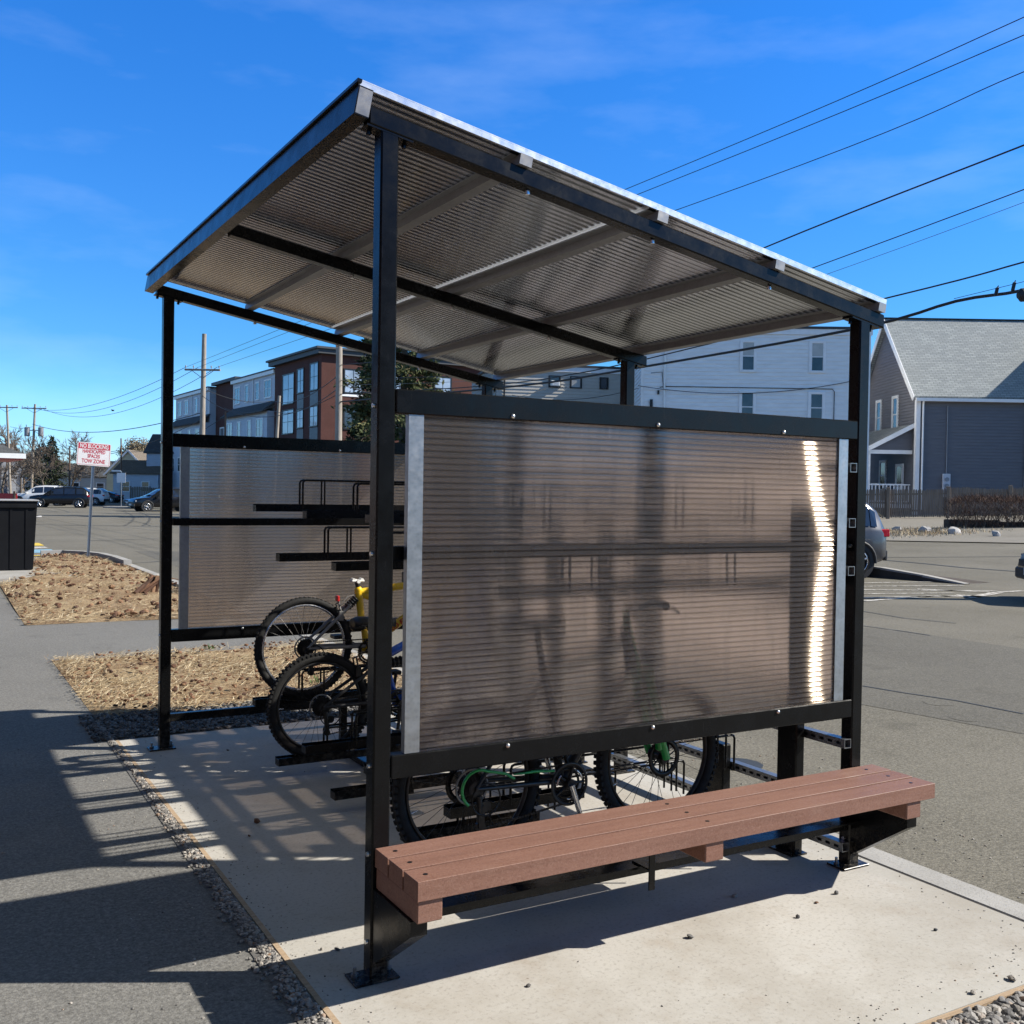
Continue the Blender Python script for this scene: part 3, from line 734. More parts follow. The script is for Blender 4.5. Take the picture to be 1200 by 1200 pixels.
for i, px in enumerate((.546,1.166,1.786,2.412)):
    m = MB(); w = .021 if px < 2.3 else .018
    slope_box(m, px-w, px+w, .002, .040, -.014, 3.565)
    if i == 1: slope_box(m, px-.052, px+.045, .037, .0415, .02, 3.50)
    else: slope_box(m, px-.045, px+.045, .037, .0415, .02, 3.50)
    p = m.build('purlin', M_purlin, shelter)
    k = MB(); slope_box(k, px-w-.004, px+w+.004, .001, .0405, -.018, -.0145); k.build('purlin_end_cap', M_greymetal, p)
# roof: two ribbed sheets meeting over the second purlin
def roof_sheet(xa, xb, y0, y1):
    m = MB(); pitch = .042; n = int((y1-y0)/pitch); seg = 8; N = n*seg; L0 = .0455; nx = 5
    vs = []
    for i in range(N+1):
        y = y0+(y1-y0)*i/N; w = .0022*math.sin(2*math.pi*i/seg)
        for k in range(nx+1):
            x = xa+(xb-xa)*k/nx; a = rf(x, L0+w+.002); vs.append((a.x, y, a.z))
    fs = []; W = nx+1
    for i in range(N):
        for k in range(nx):
            a = i*W+k; fs.append((a,a+1,a+W+1,a+W))
    m.add(vs, fs, True); rp = m.build('roof_panel', M_roofpoly, shelter)
    u = MB(); slope_box(u, xa, xb, L0+.0145, L0+.0160, y0, y1); u.build('upper_skin', M_skin, rp)
    return rp
roof_sheet(-.085, 1.097, .003, 3.535); roof_sheet(1.1105, 2.436, .003, 3.535)
m = MB(); slope_box(m,1.0975,1.110,.0405,.0625,.004,3.534); m.build('seam_profile', M_seam, shelter)
m = MB(); slope_box(m,-.094,2.441,.062,.066,-.010,.030); slope_box(m,-.094,2.441,.042,.0615,-.010,-.006); m.build('front_roof_trim', M_alu, shelter)
m = MB(); slope_box(m,-.094,2.441,.062,.066,3.508,3.548); slope_box(m,-.094,2.441,.042,.0615,3.544,3.548); m.build('rear_roof_trim', M_alu, shelter)
m = MB(); slope_box(m,2.438,2.442,.042,.066,.031,3.507); m.build('eave_trim', M_alu, shelter)


def ribbed(a0, a1, f0, side, bow=0.0):
    """fluted sheet: ridges over every internal web; runs along x (or along y when side)"""
    z0, z1 = .7535, 1.9155; n = 53; vs = []; nx = 4 if side else 22; W = nx+1; ts = []
    for i in range(n):
        for q in (0,.12,.20,.26,.32,.37,.42,.46,.50,.54,.58,.63,.68,.74,.80,.88): ts.append(i+q)
    ts.append(n); N = len(ts)-1
    P = (lambda u, d, z: (u, d, z)) if not side else (lambda u, d, z: (d, u, z))
    for t in ts:
        z = z0+(z1-z0)*t/n; q = t-int(t)-.5; w = -.0030*math.exp(-(q/.145)**2)
        bz = bow*(1-min(1, abs(z-1.44)/.62))**1.15
        for k in range(W): vs.append(P(a0+(a1-a0)*k/nx, f0+w+bz*math.sin(math.pi*k/nx), z))      # slack sheet, drawn in at the mid rail
    off = len(vs)
    fs = []
    for i in range(N):
        for k in range(nx):
            a = i*W+k; fs.append((a,a+1,a+W+1,a+W))
    if side: fs = [tuple(reversed(f)) for f in fs]
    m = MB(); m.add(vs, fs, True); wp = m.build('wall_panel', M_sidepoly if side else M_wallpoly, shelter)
    m = MB(); q = f0+(.016 if not bow else .030)
    if side: m.box(q, q+.001, a0, a1, z0, z1)
    else: m.box(a0, a1, q, q+.001, z0, z1)
    m.build('inner_skin', M_skin, wp)
def side_wall(y0, y1):
    """low-side panel between two posts"""
    xa, xb = LX-.050, LX-.002; ya, yb = y0+.0015, y1-.0015
    for (z0, z1, nm) in ((1.9151,1.9984,'top_rail'),(.6735,.7538,'bottom_rail')):
        m = MB(); m.box(xa, xb, ya, yb, z0, z1, bev=.004); rl = m.build(nm, M_black, shelter)
        k = MB()
        for f in (.25,.75): k.sphere((xb+.001, ya+(yb-ya)*f, 1.928 if z0 > 1 else .741), .0095, 8, 5)
        k.build('rail_bolts', M_bolt, rl)
    m = MB(); m.box(xa-.0005, xa+.020, ya, yb, 1.415, 1.463, bev=.003); m.build('mid_rail', M_black, shelter)
    for q in (ya+.05, yb-.105):
        m = MB(); m.box(xb-.012, xb-.009, q, q+.056, .7545, 1.9145); m.box(xb-.034, xb-.0125, q, q+.0025, .7545, 1.9145); m.build('end_strip', M_galv, shelter)
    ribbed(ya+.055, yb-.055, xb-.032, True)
def wall(y0, inner):
    """end panel between two posts: rails, ribbed sheet, end strips; inner = +1 when the shelter's inside lies towards +y"""
    xa, xb = S+.0015, LX-S-.0015; ya, yb = (y0, y0+.05) if inner > 0 else (y0+S-.05, y0+S)
    # face towards the camera for the front wall is y0; the rear wall shows its inner side
    for (z0, z1, nm) in ((1.9151,1.9984,'top_rail'),(.6735,.7538,'bottom_rail')):
        m = MB(); m.box(xa, xb, ya, yb, z0, z1, bev=.004); rl = m.build(nm, M_black, shelter)
        k = MB(); bz = 1.928 if z0 > 1 else .741
        for bx in (.52,1.176,1.844): 
            yy = ya if True else yb
            k.sphere((bx, ya-.001, bz), .0095, 8, 5); 
        k.build('rail_bolts', M_bolt, rl)
    m = MB()
    if inner > 0: m.box(xa, xb, yb+.002, yb+.032, 1.415, 1.463, bev=.003)
    else: m.box(xa, xb, ya-.020, ya+.008, 1.415, 1.463, bev=.003)
    m.build('mid_rail', M_black, shelter)
    m = MB(); m.box(xa, xb, ya+.005, yb-.005, .165, .215, bev=.003); m.build('low_rail', M_black, shelter)
    for x0 in (.117, 2.187):
        m = MB(); m.box(x0, x0+.056, ya+.006, ya+.009, .7545, 1.9145); m.box(x0 if x0 < 1 else x0+.0535, x0+.0025 if x0 < 1 else x0+.056, ya+.0095, ya+.034, .7545, 1.9145)
        m.build('end_strip', M_galv, shelter)
    ribbed(.121, 2.239, ya+.013, False, .0105 if inner > 0 else 0.0)
wall(0.0, 1); wall(LY, -1); side_wall(S, DY); side_wall(DY+S, LY)
# slotted struts running along the low side, inside the posts
def strut(z):
    x0, x1 = 2.2545, 2.2955; ya, yb = .001, 3.555; m = MB(); h = .0205; t = .003
    m.box(x0,x1,ya,yb,z-h,z-h+t); m.box(x0,x1,ya,yb,z+h-t,z+h)
    m.box(x1-t,x1,ya,yb,z-h+t,z+h-t)
    m.box(x0,x0+t,ya,yb,z+h-t-.011,z+h-t); m.box(x0,x0+t,ya,yb,z-h+t,z-h+t+.011)
    y = ya
    while y < yb-.05:
        m.box(x0,x0+t,y,y+.022,z-h+t+.011,z+h-t-.011); y += .05
    return m.build('slotted_strut', M_strut, shelter)
for z in (1.79,1.544,1.33,.557,.288,.092): strut(z)

# ================================================================ BENCH
bench = empty('bench', (1.2,-.17,0), 0, 'long bench of three reddish brown plastic boards across the front of the shelter', 'bench')
BX = Matrix.Translation((-1.2,.17,0))
for k in range(3):
    y1 = -.004-.1185*k; m = MB(); m.box(.010, 2.428-.004*k, y1-.1055, y1, .386, .449, BX, .0012)
    b = m.build('board', M_bench, bench)
    s_ = MB()
    for bx in (.06,1.21,2.33): s_.cyl(BX @ Vector((bx,y1-.054,.4485)), BX @ Vector((bx,y1-.054,.4502)), .008,.008,10)
    s_.build('screws', M_darkmetal, b)
for x0 in (.014,1.168,2.258):
    m = MB(); m.box(x0, x0+.088, -.336, -.006, .312, .3855, BX, .004); m.build('cleat', M_bench, bench)
for x0 in (.006, 2.300):
    m = MB(); M = BX @ frame((x0,0,0),(0,1,0),(0,0,1),(1,0,0))
    m.prism([(-.004,.055),(-.305,.262),(-.305,.311),(-.004,.311)], 0, .058, M); m.build('bracket', M_black, bench)
m = MB(); m.box(1.085,1.112,-.115,-.109,.15,.3855,BX); m.box(1.085,1.112,-.1085,-.004,.2255,.2315,BX); m.build('support_strap', M_black, bench)
m = MB(); m.box(.07,2.295,-.060,-.006,.216,.225,BX); m.build('angle_bar', M_black, bench)

# ================================================================ TWO-TIER BIKE RACK
rack = empty('bike_rack', (1.4,1.7,0), 0, 'black two-tier bike rack with staggered wheel trays inside the shelter', 'bike rack')
RX = Matrix.Translation((-1.4,-1.7,0))
def tray(x0, x1, y, z, hoop, xr=None):
    m = MB(); w = .034; xr = x1 if xr is None else xr
    m.box(x0,x1,y-w,y+w,z-.045,z-.041,RX); m.box(x0,x1,y-w,y-w+.004,z-.0409,z,RX); m.box(x0,x1,y+w-.004,y+w,z-.0409,z,RX)
    m.box(x0,x0+.003,y-w+.0041,y+w-.0041,z-.0409,z-.006,RX)
    t = m.build('tray', M_black, rack)
    if hoop:
        h = MB(); r = .0064; xa, xb = x0+.29, min(xr-.02, x0+1.9)
        for sy in (-.03,.03):
            P = [(xa,y+sy,z-.03),(xa,y+sy,z+.13),(xa+.006,y+sy,z+.143),(xa+.018,y+sy,z+.148),(xb-.018,y+sy,z+.148),(xb-.006,y+sy,z+.143),(xb,y+sy,z+.13),(xb,y+sy,z-.03)]
            h.tube([RX @ Vector(p) for p in P], r, 6)
            q = xa+.14
            while q < xb-.05: h.cyl(RX @ Vector((q,y+sy,z-.03 if q < x1 else z-.002)), RX @ Vector((q,y+sy,z+.148)), r*.9, None, 6); q += .36 if z < 1 else .72
        h.build('wheel_guard', M_black, t)
    return t
SL = [(2.93,1),(2.55,0),(2.17,1),(1.79,0),(1.41,1),(1.03,0),(.65,1),(.27,0)]
for (y, hi) in SL:
    xe = .425+(2.93-y)*.075
    tray(xe+.01, 1.28, y, .39 if hi and y > 2.5 else (.27 if hi and y > 2 else (.33 if hi else .115)), True, 2.19)
    tray(xe, 2.19, y, 1.565 if hi and y > 2.5 else (1.545 if hi else 1.288), True)
for (y, h) in ((.295,1.62),(2.10,1.62),(2.74,1.62),(.79,.40)):
    m = MB(); m.box(2.195,2.25,y-.0625,y+.0625,.002,h,RX,.006); m.box(2.155,2.25,y-.09,y+.09,.001,.009,RX)
    m.build('rack_post', M_black, rack)
m = MB(); m.box(.98,1.03,1.9,3.05,.004,.042,RX,.003); m.build('cross_bar', M_black, rack)
for (y, hi) in SL:
    if hi and y > 1.9:
        m = MB(); m.box(.985,1.025,y-.02,y+.02,.0425,(.39 if y > 2.5 else .27 if y > 2 else .33)-.0455,RX); m.build('tray_riser', M_black, rack)
m = MB(); m.box(2.13,2.19,.23,2.99,1.16,1.2,RX,.003); m.build('upper_cross_bar', M_black, rack)
# ================================================================ BICYCLES (local x forward, z up, ground at tyre contact)
def wheel(root, cx, cz, r, tw, rim_m, knob, disc=False, cassette=False, nsp=28, seed=0):
    rnd = random.Random(seed)
    t = MB(); t.torus((cx,0,cz),(0,1,0), r-tw, tw, 64, 10, .92)
    K = 72
    for i in range(K):                            # tread blocks
        a = 2*math.pi*i/K; d = Vector((math.cos(a),0,math.sin(a))); tg = Vector((-d.z,0,d.x))
        for sy in ((-1,1) if knob else (-.5,.5)):
            c = Vector((cx,0,cz))+d*(r-tw*(.28 if knob else .12))+Vector((0,sy*tw*.72,0))
            M = frame(c, tg, Vector((0,1,0)), d); q = .008 if knob else .006
            t.box(-q,q,-q*.8,q*.8,-.004,tw*(.28 if knob else .14),M)
    o = t.build('tyre', M_rubber, root)
    m = MB(); R_ = r-2*tw-.006
    m.torus((cx,0,cz),(0,1,0),R_,.009,56,6,1.35); m.build('rim', rim_m, root)
    s = MB()
    for i in range(nsp):
        a = 2*math.pi*i/nsp; sy = .03 if i % 2 else -.03; tw_ = .28*(1 if (i//2) % 2 else -1)
        p = Vector((cx+.022*math.cos(a+tw_*2.4), sy, cz+.022*math.sin(a+tw_*2.4))); q = Vector((cx+R_*math.cos(a),0,cz+R_*math.sin(a)))
        s.cyl(p,q,.0011,None,4,False)
    a = rnd.uniform(0,6.28); s.build('spokes', M_greymetal if rim_m is M_chrome else M_darkmetal, root)
    h = MB(); h.cyl((cx,-.05,cz),(cx,.05,cz),.019,None,12); h.cyl((cx,-.036,cz),(cx,-.026,cz),.03,None,14); h.cyl((cx,.026,cz),(cx,.036,cz),.03,None,14); h.cyl((cx,-.072,cz),(cx,.072,cz),.006,None,8)
    h.build('hub', M_darkmetal, root)
    v = MB(); va = 2.6+rnd.random(); vd = Vector((math.cos(va),0,math.sin(va))); v.cyl(Vector((cx,0,cz))+vd*(R_-.035), Vector((cx,0,cz))+vd*R_,.0035); v.build('valve', M_chrome, root)
    if cassette:
        c = MB()
        for k, rr in enumerate((.056,.050,.044,.038,.032,.027)):
            y = -.030-.006*k; c.cyl((cx,y,cz),(cx,y-.002,cz),rr,None,28)
            for i in range(20):
                a = 2*math.pi*i/20; M = frame((cx+rr*math.cos(a),y-.001,cz+rr*math.sin(a)),(math.cos(a),0,math.sin(a)),(0,1,0),(math.sin(a),0,-math.cos(a))); c.box(-.002,.004,-.001,.001,-.003,.003,M)
        c.build('cassette', M_darkmetal, root)
        g = MB(); g.torus((cx,-.027,cz),(0,1,0),.068,.005,32,6,.3); 
        for i in range(6):
            a = i*math.pi/3; g.cyl((cx+.02*math.cos(a),-.027,cz+.02*math.sin(a)),(cx+.068*math.cos(a),-.027,cz+.068*math.sin(a)),.003,None,5)
        g.build('spoke_guard', M_greymetal, root)
    if disc:
        d = MB(); y = .034 if not disc == 'near' else -.042
        d.torus((cx,y,cz),(0,1,0),.072,.012,32,4,.1)
        for i in range(6):
            a = i*math.pi/3; d.cyl((cx+.018*math.cos(a),y,cz+.018*math.sin(a)),(cx+.066*math.cos(a+.4),y,cz+.066*math.sin(a+.4)),.003,None,5)
        d.build('brake_disc', M_darkmetal, root)
def drivetrain(root, hub, bb, chain_r, ang, guard=False, pedal=True):
    hx, hz = hub; bx, bz = bb; y = -.05
    c = MB()
    c.torus((bx,y,bz),(0,1,0),chain_r-.006,.006,48,4,.35)
    for i in range(40):
        a = 2*math.pi*i/40; M = frame((bx+chain_r*math.cos(a),y,bz+chain_r*math.sin(a)),(math.cos(a),0,math.sin(a)),(0,1,0),(math.sin(a),0,-math.cos(a))); c.box(-.003,.004,-.0015,.0015,-.003,.003,M)
    for i in range(5):
        a = ang+i*2*math.pi/5; c.cyl((bx,y,bz),(bx+(chain_r-.008)*math.cos(a),y,bz+(chain_r-.008)*math.sin(a)),.008,.006,6)
    c.torus((bx,y+.012,bz),(0,1,0),chain_r*.72,.006,40,4,.35); c.cyl((bx,-.075,bz),(bx,.075,bz),.02,None,14)
    c.build('chainring', M_darkmetal, root)
    if guard:
        g = MB(); g.torus((bx,y-.009,bz),(0,1,0),chain_r+.004,.007,44,6,.45); g.build('chain_guard', M_blackplastic, root)
        g = MB()
        for a0 in (.3,2.4,4.5):
            pts = [(bx+(chain_r-.018)*math.cos(a0+q*.12), y-.012, bz+(chain_r-.018)*math.sin(a0+q*.12)) for q in range(7)]; g.tube(pts,.0045,6)
        g.build('guard_inlay', M_chrome, root)
    for s_, yy in ((1,-.075),(-1,.075)):
        ca = ang if s_ > 0 else ang+math.pi; L = .16; ex, ez = bx+L*math.cos(ca), bz+L*math.sin(ca); sg = -1 if yy < 0 else 1
        k = MB(); k.cyl((bx,yy,bz),(ex,yy+sg*.006,ez),.013,.010,8); cr = k.build('crank', M_darkmetal if not guard else M_chrome, root)
        p = MB(); p.box(ex-.045,ex+.045,yy+sg*.018,yy+sg*.105,ez-.012,ez+.012,None,.004); p.cyl((ex,yy,ez),(ex,yy+sg*.018,ez),.006)
        p.build('pedal', M_blackplastic, cr)
    # chain: upper run straight, lower run through the derailleur cage
    ch = MB(); ys = -.046
    up = [(hx,ys,hz+.034),(bx,ys,bz+chain_r)]; jx, jz = hx+.028, hz-.15
    lo = [(bx,ys,bz-chain_r),(jx+.03,ys,jz-.012),(jx,ys,jz-.017),(jx-.01,ys,jz+.01),(hx+.045,ys,hz-.06)]
    for P in (up, lo):
        for a, b in zip(P, P[1:]):
            a, b = Vector(a), Vector(b); n = max(2, int((b-a).length/.0127))
            for i in range(n):
                c0 = a.lerp(b,i/n); c1 = a.lerp(b,(i+.78)/n); d = (c1-c0).normalized(); M = frame((c0+c1)/2, d, (0,1,0), d.cross(Vector((0,1,0))))
                h = (c1-c0).length/2; ww = .0035 if i % 2 else .0022; ch.box(-h,h,-ww,ww,-.0038,.0038,M)
    ch.build('chain', M_darkmetal, root)
    d = MB(); d.cyl((hx+.015,-.055,hz-.03),(hx+.02,-.06,hz-.075),.014,.012,8); d.cyl((hx+.02,-.052,hz-.075),(jx,-.052,jz),.012,.008,8)
    d.cyl((hx+.05,-.04,hz-.075),(hx+.05,-.054,hz-.075),.022,None,14); d.cyl((jx,-.04,jz),(jx,-.054,jz),.020,None,14); d.box(jx-.012,jx+.012,-.06,-.038,jz-.004,hz-.07)
    d.torus((hx+.045,-.062,hz-.045),(0,1,0),.062,.0035,28,5)
    d.build('rear_derailleur', M_darkmetal, root)
def tubeset(root, name, mat, segs, n=10):
    m = MB()
    for a, b, r0, r1 in segs: m.cyl(a, b, r0, r1, n)
    for a, b, r0, r1 in segs:
        m.sphere(a, r0*1.02, 10, 6)
    return m.build(name, mat, root)
def caliper(root, x, z, mat=None):
    m = MB(); m.box(x-.016,x+.016,-.045,-.022,z-.03,z+.03,None,.004); m.box(x-.016,x+.016,.022,.045,z-.03,z+.03,None,.004); m.tube([(x,-.034,z+.03),(x-.01,-.03,z+.07),(x,0,z+.085),(x-.01,.03,z+.07),(x,.034,z+.03)],.005,6)
    m.tube([(x-.01,-.03,z+.06),(x+.05,-.02,z+.12),(x+.13,0,z+.13)],.0028,5)
    return m.build('rim_brake', mat or M_greymetal, root)
def bars(root, x, z, w, grip, rise=.03, mat=None):
    m = MB(); pts = [(x-.03,-w,z+rise+.0),(x-.015,-w*.55,z+rise),(x,-w*.28,z+.006),(x,0,z),(x,w*.28,z+.006),(x-.015,w*.55,z+rise),(x-.03,w,z+rise)]
    m.tube(pts,.0125,10); hb = m.build('handlebar', mat or M_blackplastic, root)
    for s_ in (-1,1):
        g = MB(); g.cyl((x-.0235,s_*w*.72,z+rise),(x-.031,s_*(w+.005),z+rise),.0165,.0175,12); g.build('grip', grip, hb)
        b = MB(); b.tube([(x-.018,s_*w*.62,z+rise),(x+.03,s_*w*.64,z+rise-.012),(x+.045,s_*w*.8,z+rise-.02),(x+.04,s_*w*.98,z+rise-.03)],.006,6); b.build('brake_lever', M_darkmetal, hb)
    return hb
def saddle(root, x, z, mat):
    m = MB(); st = [(-.13,.075,.0),(-.10,.082,.012),(-.04,.06,.008),(.03,.032,.002),(.10,.02,.0),(.135,.012,-.01)]; n = 10; vs = []
    for (dx,w,h) in st:
        for k in range(n):
            a = 2*math.pi*k/n; yy = w*math.cos(a); zz = .022*math.sin(a)*(1 if math.sin(a) > 0 else 1.5); vs.append((x+dx, yy, z+h+zz))
    fs = [(i*n+k,i*n+(k+1)%n,(i+1)*n+(k+1)%n,(i+1)*n+k) for i in range(len(st)-1) for k in range(n)]+[tuple(reversed(range(n))),tuple(range((len(st)-1)*n,len(st)*n))]
    m.add(vs,fs,True); m.tube([(x-.09,-.02,z-.03),(x-.03,-.02,z-.05),(x+.03,-.02,z-.05),(x+.09,-.015,z-.02)],.0035,5); m.tube([(x-.09,.02,z-.03),(x-.03,.02,z-.05),(x+.03,.02,z-.05),(x+.09,.015,z-.02)],.0035,5)
    return m.build('saddle', mat, root)
def V(x, y, z): return Vector((x, y, z))

# ---- near bike: black and green hard-tail, just behind the front panel
r = .322; bg = empty('bicycle', (.53,.315,.193), 0, 'black mountain bike with green fork and green chain guard, nearest the bench', 'bicycle')
wheel(bg, 0, r, r, .026, M_darkmetal, True, 'far', True, 32, 1); wheel(bg, .925, r+.012, r, .026, M_darkmetal, True, 'near', False, 32, 2)
bb = (.43, r-.035)
tubeset(bg,'frame',M_blackplastic,[(V(bb[0],0,bb[1]),V(.30,0,.80),.018,.017),(V(.31,0,.76),V(.70,0,.86),.019,.02),(V(bb[0],0,bb[1]),V(.735,0,.74),.023,.022),(V(.705,0,.90),V(.745,0,.72),.024,.024),
  (V(bb[0]-.02,-.035,bb[1]+.01),V(0,-.062,r),.012,.009),(V(bb[0]-.02,.035,bb[1]+.01),V(0,.062,r),.012,.009),(V(.31,-.025,.72),V(0,-.062,r),.010,.008),(V(.31,.025,.72),V(0,.062,r),.010,.008)])
m = MB()
for y in (-.06,.06): m.cyl((.925,y,r+.012),(.79,y,.70),.017,.019,10)
m.box(.76,.82,-.075,.075,.685,.72,None,.006); m.cyl((.79,0,.70),(.705,0,.96),.015,.015,10); m.build('fork', M_green, bg)
m = MB(); pts = [(.012+.073*math.cos(a), -.064, r+.0+.073*math.sin(a)) for a in [R(q) for q in range(232,60,-14)]]+[(.13,-.062,r+.045),(.17,-.06,r+.02)]; m.tube(pts,.006,7); m.build('cassette_guard', M_green, bg)
m = MB(); m.tube([(.17,-.058,r+.035),(.27,-.055,r+.035),(.36,-.052,r+.025)],[.003,.0065,.005],7); m.build('chainstay_guard', M_green, bg)
drivetrain(bg,(0,r),bb,.078,R(-72),True)
m = MB(); m.box(.875,.915,-.07,-.03,r+.05,r+.12,None,.006); m.build('disc_caliper', M_green, bg)
m = MB(); m.cyl((.30,0,.80),(.275,0,.92),.014,.014,10); m.build('seat_post', M_blackplastic, bg); saddle(bg,.27,.95,M_blackplastic)
m = MB(); m.cyl((.705,0,.96),(.77,0,.985),.017,.015,10); m.build('stem', M_blackplastic, bg); bars(bg,.775,.985,.255,M_blackplastic)
m = MB(); m.tube([(.44,-.03,bb[1]+.06),(.42,-.035,bb[1]+.12),(.39,-.03,bb[1]+.10)],.008,6); m.build('front_derailleur', M_darkmetal, bg)

# ---- blue full-suspension bike in the third lower slot
r = .312; bb_ = empty('bicycle', (.715,2.55,.080), 0, 'blue bike with knobbly tyres in the low tray beside the yellow bike', 'bicycle')
wheel(bb_, 0, r, r, .027, M_blackplastic, True, None, True, 28, 3); wheel(bb_, 1.02, r+.005, r, .027, M_blackplastic, True, None, False, 28, 4)
b2 = (.49, r-.02)
fr = tubeset(bb_,'frame',M_blue,[(V(b2[0],0,b2[1]),V(.93,0,.73),.032,.030),(V(.40,0,.575),V(.90,0,.80),.026,.028),(V(.895,0,.82),V(.94,0,.69),.026,.026),(V(b2[0]-.0,0,b2[1]),V(.37,0,.66),.020,.018)])
tubeset(bb_,'rear_triangle',M_blackplastic,[(V(b2[0]-.02,-.035,b2[1]+.02),V(0,-.062,r),.013,.010),(V(b2[0]-.02,.035,b2[1]+.02),V(0,.062,r),.013,.010),(V(.39,-.03,.56),V(0,-.062,r),.012,.009),(V(.39,.03,.56),V(0,.062,r),.012,.009)])
m = MB(); m.cyl((.40,0,.53),(.70,0,.56),.020,.020,12)
for i in range(7): m.torus((.46+.026*i,0,.536+.0026*i),(1,0,.1),.026,.006,16,6)
m.build('rear_shock', M_blackplastic, bb_)
text_mesh('lettering','NX',.055,M_white,frame((.60,-.0235,.556),(.995,0,.1),(-.1,0,.995),(0,-1,0)),fr)
caliper(bb_,.225,.50,M_darkmetal)
m = MB()
for y in (-.058,.058): m.cyl((1.02,y,r+.005),(.965,y,.62),.015,.017,10)
m.cyl((.965,0,.64),(.895,0,.86),.015,.015,10); m.box(.935,.995,-.07,.07,.61,.65,None,.006); m.build('fork', M_blackplastic, bb_)
drivetrain(bb_,(0,r),b2,.082,R(-100))
m = MB(); m.cyl((.37,0,.66),(.345,0,.76),.014,.014,10); m.build('seat_post', M_blackplastic, bb_); saddle(bb_,.34,.79,M_blackplastic)
m = MB(); m.cyl((.895,0,.86),(.95,0,.885),.017,.015,10); m.build('stem', M_blackplastic, bb_); bars(bb_,.955,.885,.29,M_blackplastic)

# ---- yellow bike in the raised rear slot; no saddle on its post
r = .312; yb = empty('bicycle', (.745,2.93,.368), 0, 'yellow bike with grey rear triangle and no saddle, in the raised tray at the back', 'bicycle')
wheel(yb, 0, r, r, .022, M_chrome, False, None, True, 28, 5); wheel(yb, 1.03, r, r, .022, M_chrome, False, None, False, 28, 6)
b3 = (.415, r-.045)
fy = tubeset(yb,'frame',M_yellow,[(V(.35,0,.64),V(.90,0,.70),.024,.027),(V(.40,0,.285),V(.92,0,.62),.027,.030),(V(.885,0,.73),V(.925,0,.58),.027,.027),(V(.352,0,.655),V(.375,0,.47),.026,.022),(V(.36,0,.63),V(.47,0,.60),.020,.026),(V(.395,0,.40),V(b3[0],0,b3[1]),.020,.024)])
tubeset(yb,'rear_triangle',M_greymetal,[(V(b3[0]-.03,-.032,b3[1]+.035),V(0,-.06,r),.013,.009),(V(b3[0]-.03,.032,b3[1]+.035),V(0,.06,r),.013,.009),(V(.285,-.03,.56),V(0,-.06,r),.011,.009),(V(.285,.03,.56),V(0,.06,r),.011,.009),(V(.285,-.03,.56),V(.285,.03,.56),.012,.012)])
m = MB(); m.cyl((.275,0,.545),(.335,0,.60),.019,.019,12)
for i in range(5): m.torus((.285+.012*i,0,.555+.011*i),(.72,0,.69),.023,.005,16,6)
m.build('rear_shock', M_blackplastic, yb)
m = MB(); m.box(.30,.40,-.035,.035,.40,.475,None,.016); m.build('pivot_cover', M_blackplastic, yb)
m = MB(); m.cyl((.352,0,.66),(.343,0,.705),.015,.015,12); m.build('seat_post', M_blackplastic, yb)
m = MB(); m.box(.300,.385,-.022,.022,.708,.722,None,.004); m.cyl((.343,-.032,.712),(.343,.032,.712),.012,None,12); m.cyl((.315,-.02,.722),(.315,.02,.722),.010,None,10); m.cyl((.370,-.02,.722),(.370,.02,.722),.010,None,10); m.build('seat_clamp', M_white, yb)
m = MB(); m.box(.205,.222,-.02,.02,.588,.625,None,.004); m.build('reflector', M_red, yb)
caliper(yb,.225,.50,M_greymetal)
text_mesh('lettering','PRO FI',.050,M_red,frame((.60,-.0305,.415),(.84,0,.543),(-.543,0,.84),(0,-1,0)),fy,.0006,.001)
m = MB()
for y in (-.055,.055): m.cyl((1.03,y,r),(.955,y,.54),.014,.016,10)
m.cyl((.955,0,.55),(.88,0,.77),.014,.014,10); m.box(.925,.985,-.068,.068,.525,.56,None,.006); m.build('fork', M_blackplastic, yb)
drivetrain(yb,(0,r),b3,.080,R(-30))
m = MB(); m.cyl((.88,0,.77),(.935,0,.80),.016,.014,10); m.build('stem', M_blackplastic, yb); bars(yb,.94,.80,.28,M_blackplastic,.05)

# ---- loose stones and leaves on the pad
STN = [((301,967),.030,'brown clump of earth on the pad inside the shelter',M_chip),((809,1103),.016,'grey pebble on the sunny pad in front of the bench shadow',M_pebdark),((861,1054),.018,'larger grey pebble at the tip of the bench shadow',M_pebble),((935,1076),.016,'grey pebble on bare sunny concrete beyond the bench shadow',M_pebdark),((619,1162),.012,'small dark pebble low on the sunny pad near the shelter foot',M_pebdark),((660,1149),.012,None,None),((980,1053),.018,'pebble standing nearest the right-hand shelter foot',M_pebdark),((957,1059),.010,'tiny reddish pebble left of the pebble by the right shelter foot',M_chip),((1096,1096),.011,'small black pebble on the pad near the kerb',M_roofdark),((1141,1165),.018,'grey stone on the front edge of the pad by the gravel',M_pebble),((1186,1156),.024,'largest loose stone, on the corner of the pad edge beside the gravel',M_pebble),((332,898),.016,'dark pebble under the end of the blue bike tray',M_pebdark),((267,881),.011,'dark pebble in the shelter near the rear post',M_pebdark),((292,983),.010,'little dark crumb below the earth clump',M_chip),((395,1115),.014,'dark pebble on the pad edge left of the front post',M_pebdark),((377,1116),.011,'pale flat pebble next to the gravel by the front post',M_pebble)]
rs = random.Random(31)
for (q, rad, lab, mt) in STN:
    if lab is None: continue
    g = ground(*q); rad *= .72; m = MB(); m.rock((0,0,rad*.45), rad, rs, .6); o = m.build('pebble', mt, None, (g.x,g.y,.001)); tag(o, lab, 'pebble', 'loose stones on the pad')
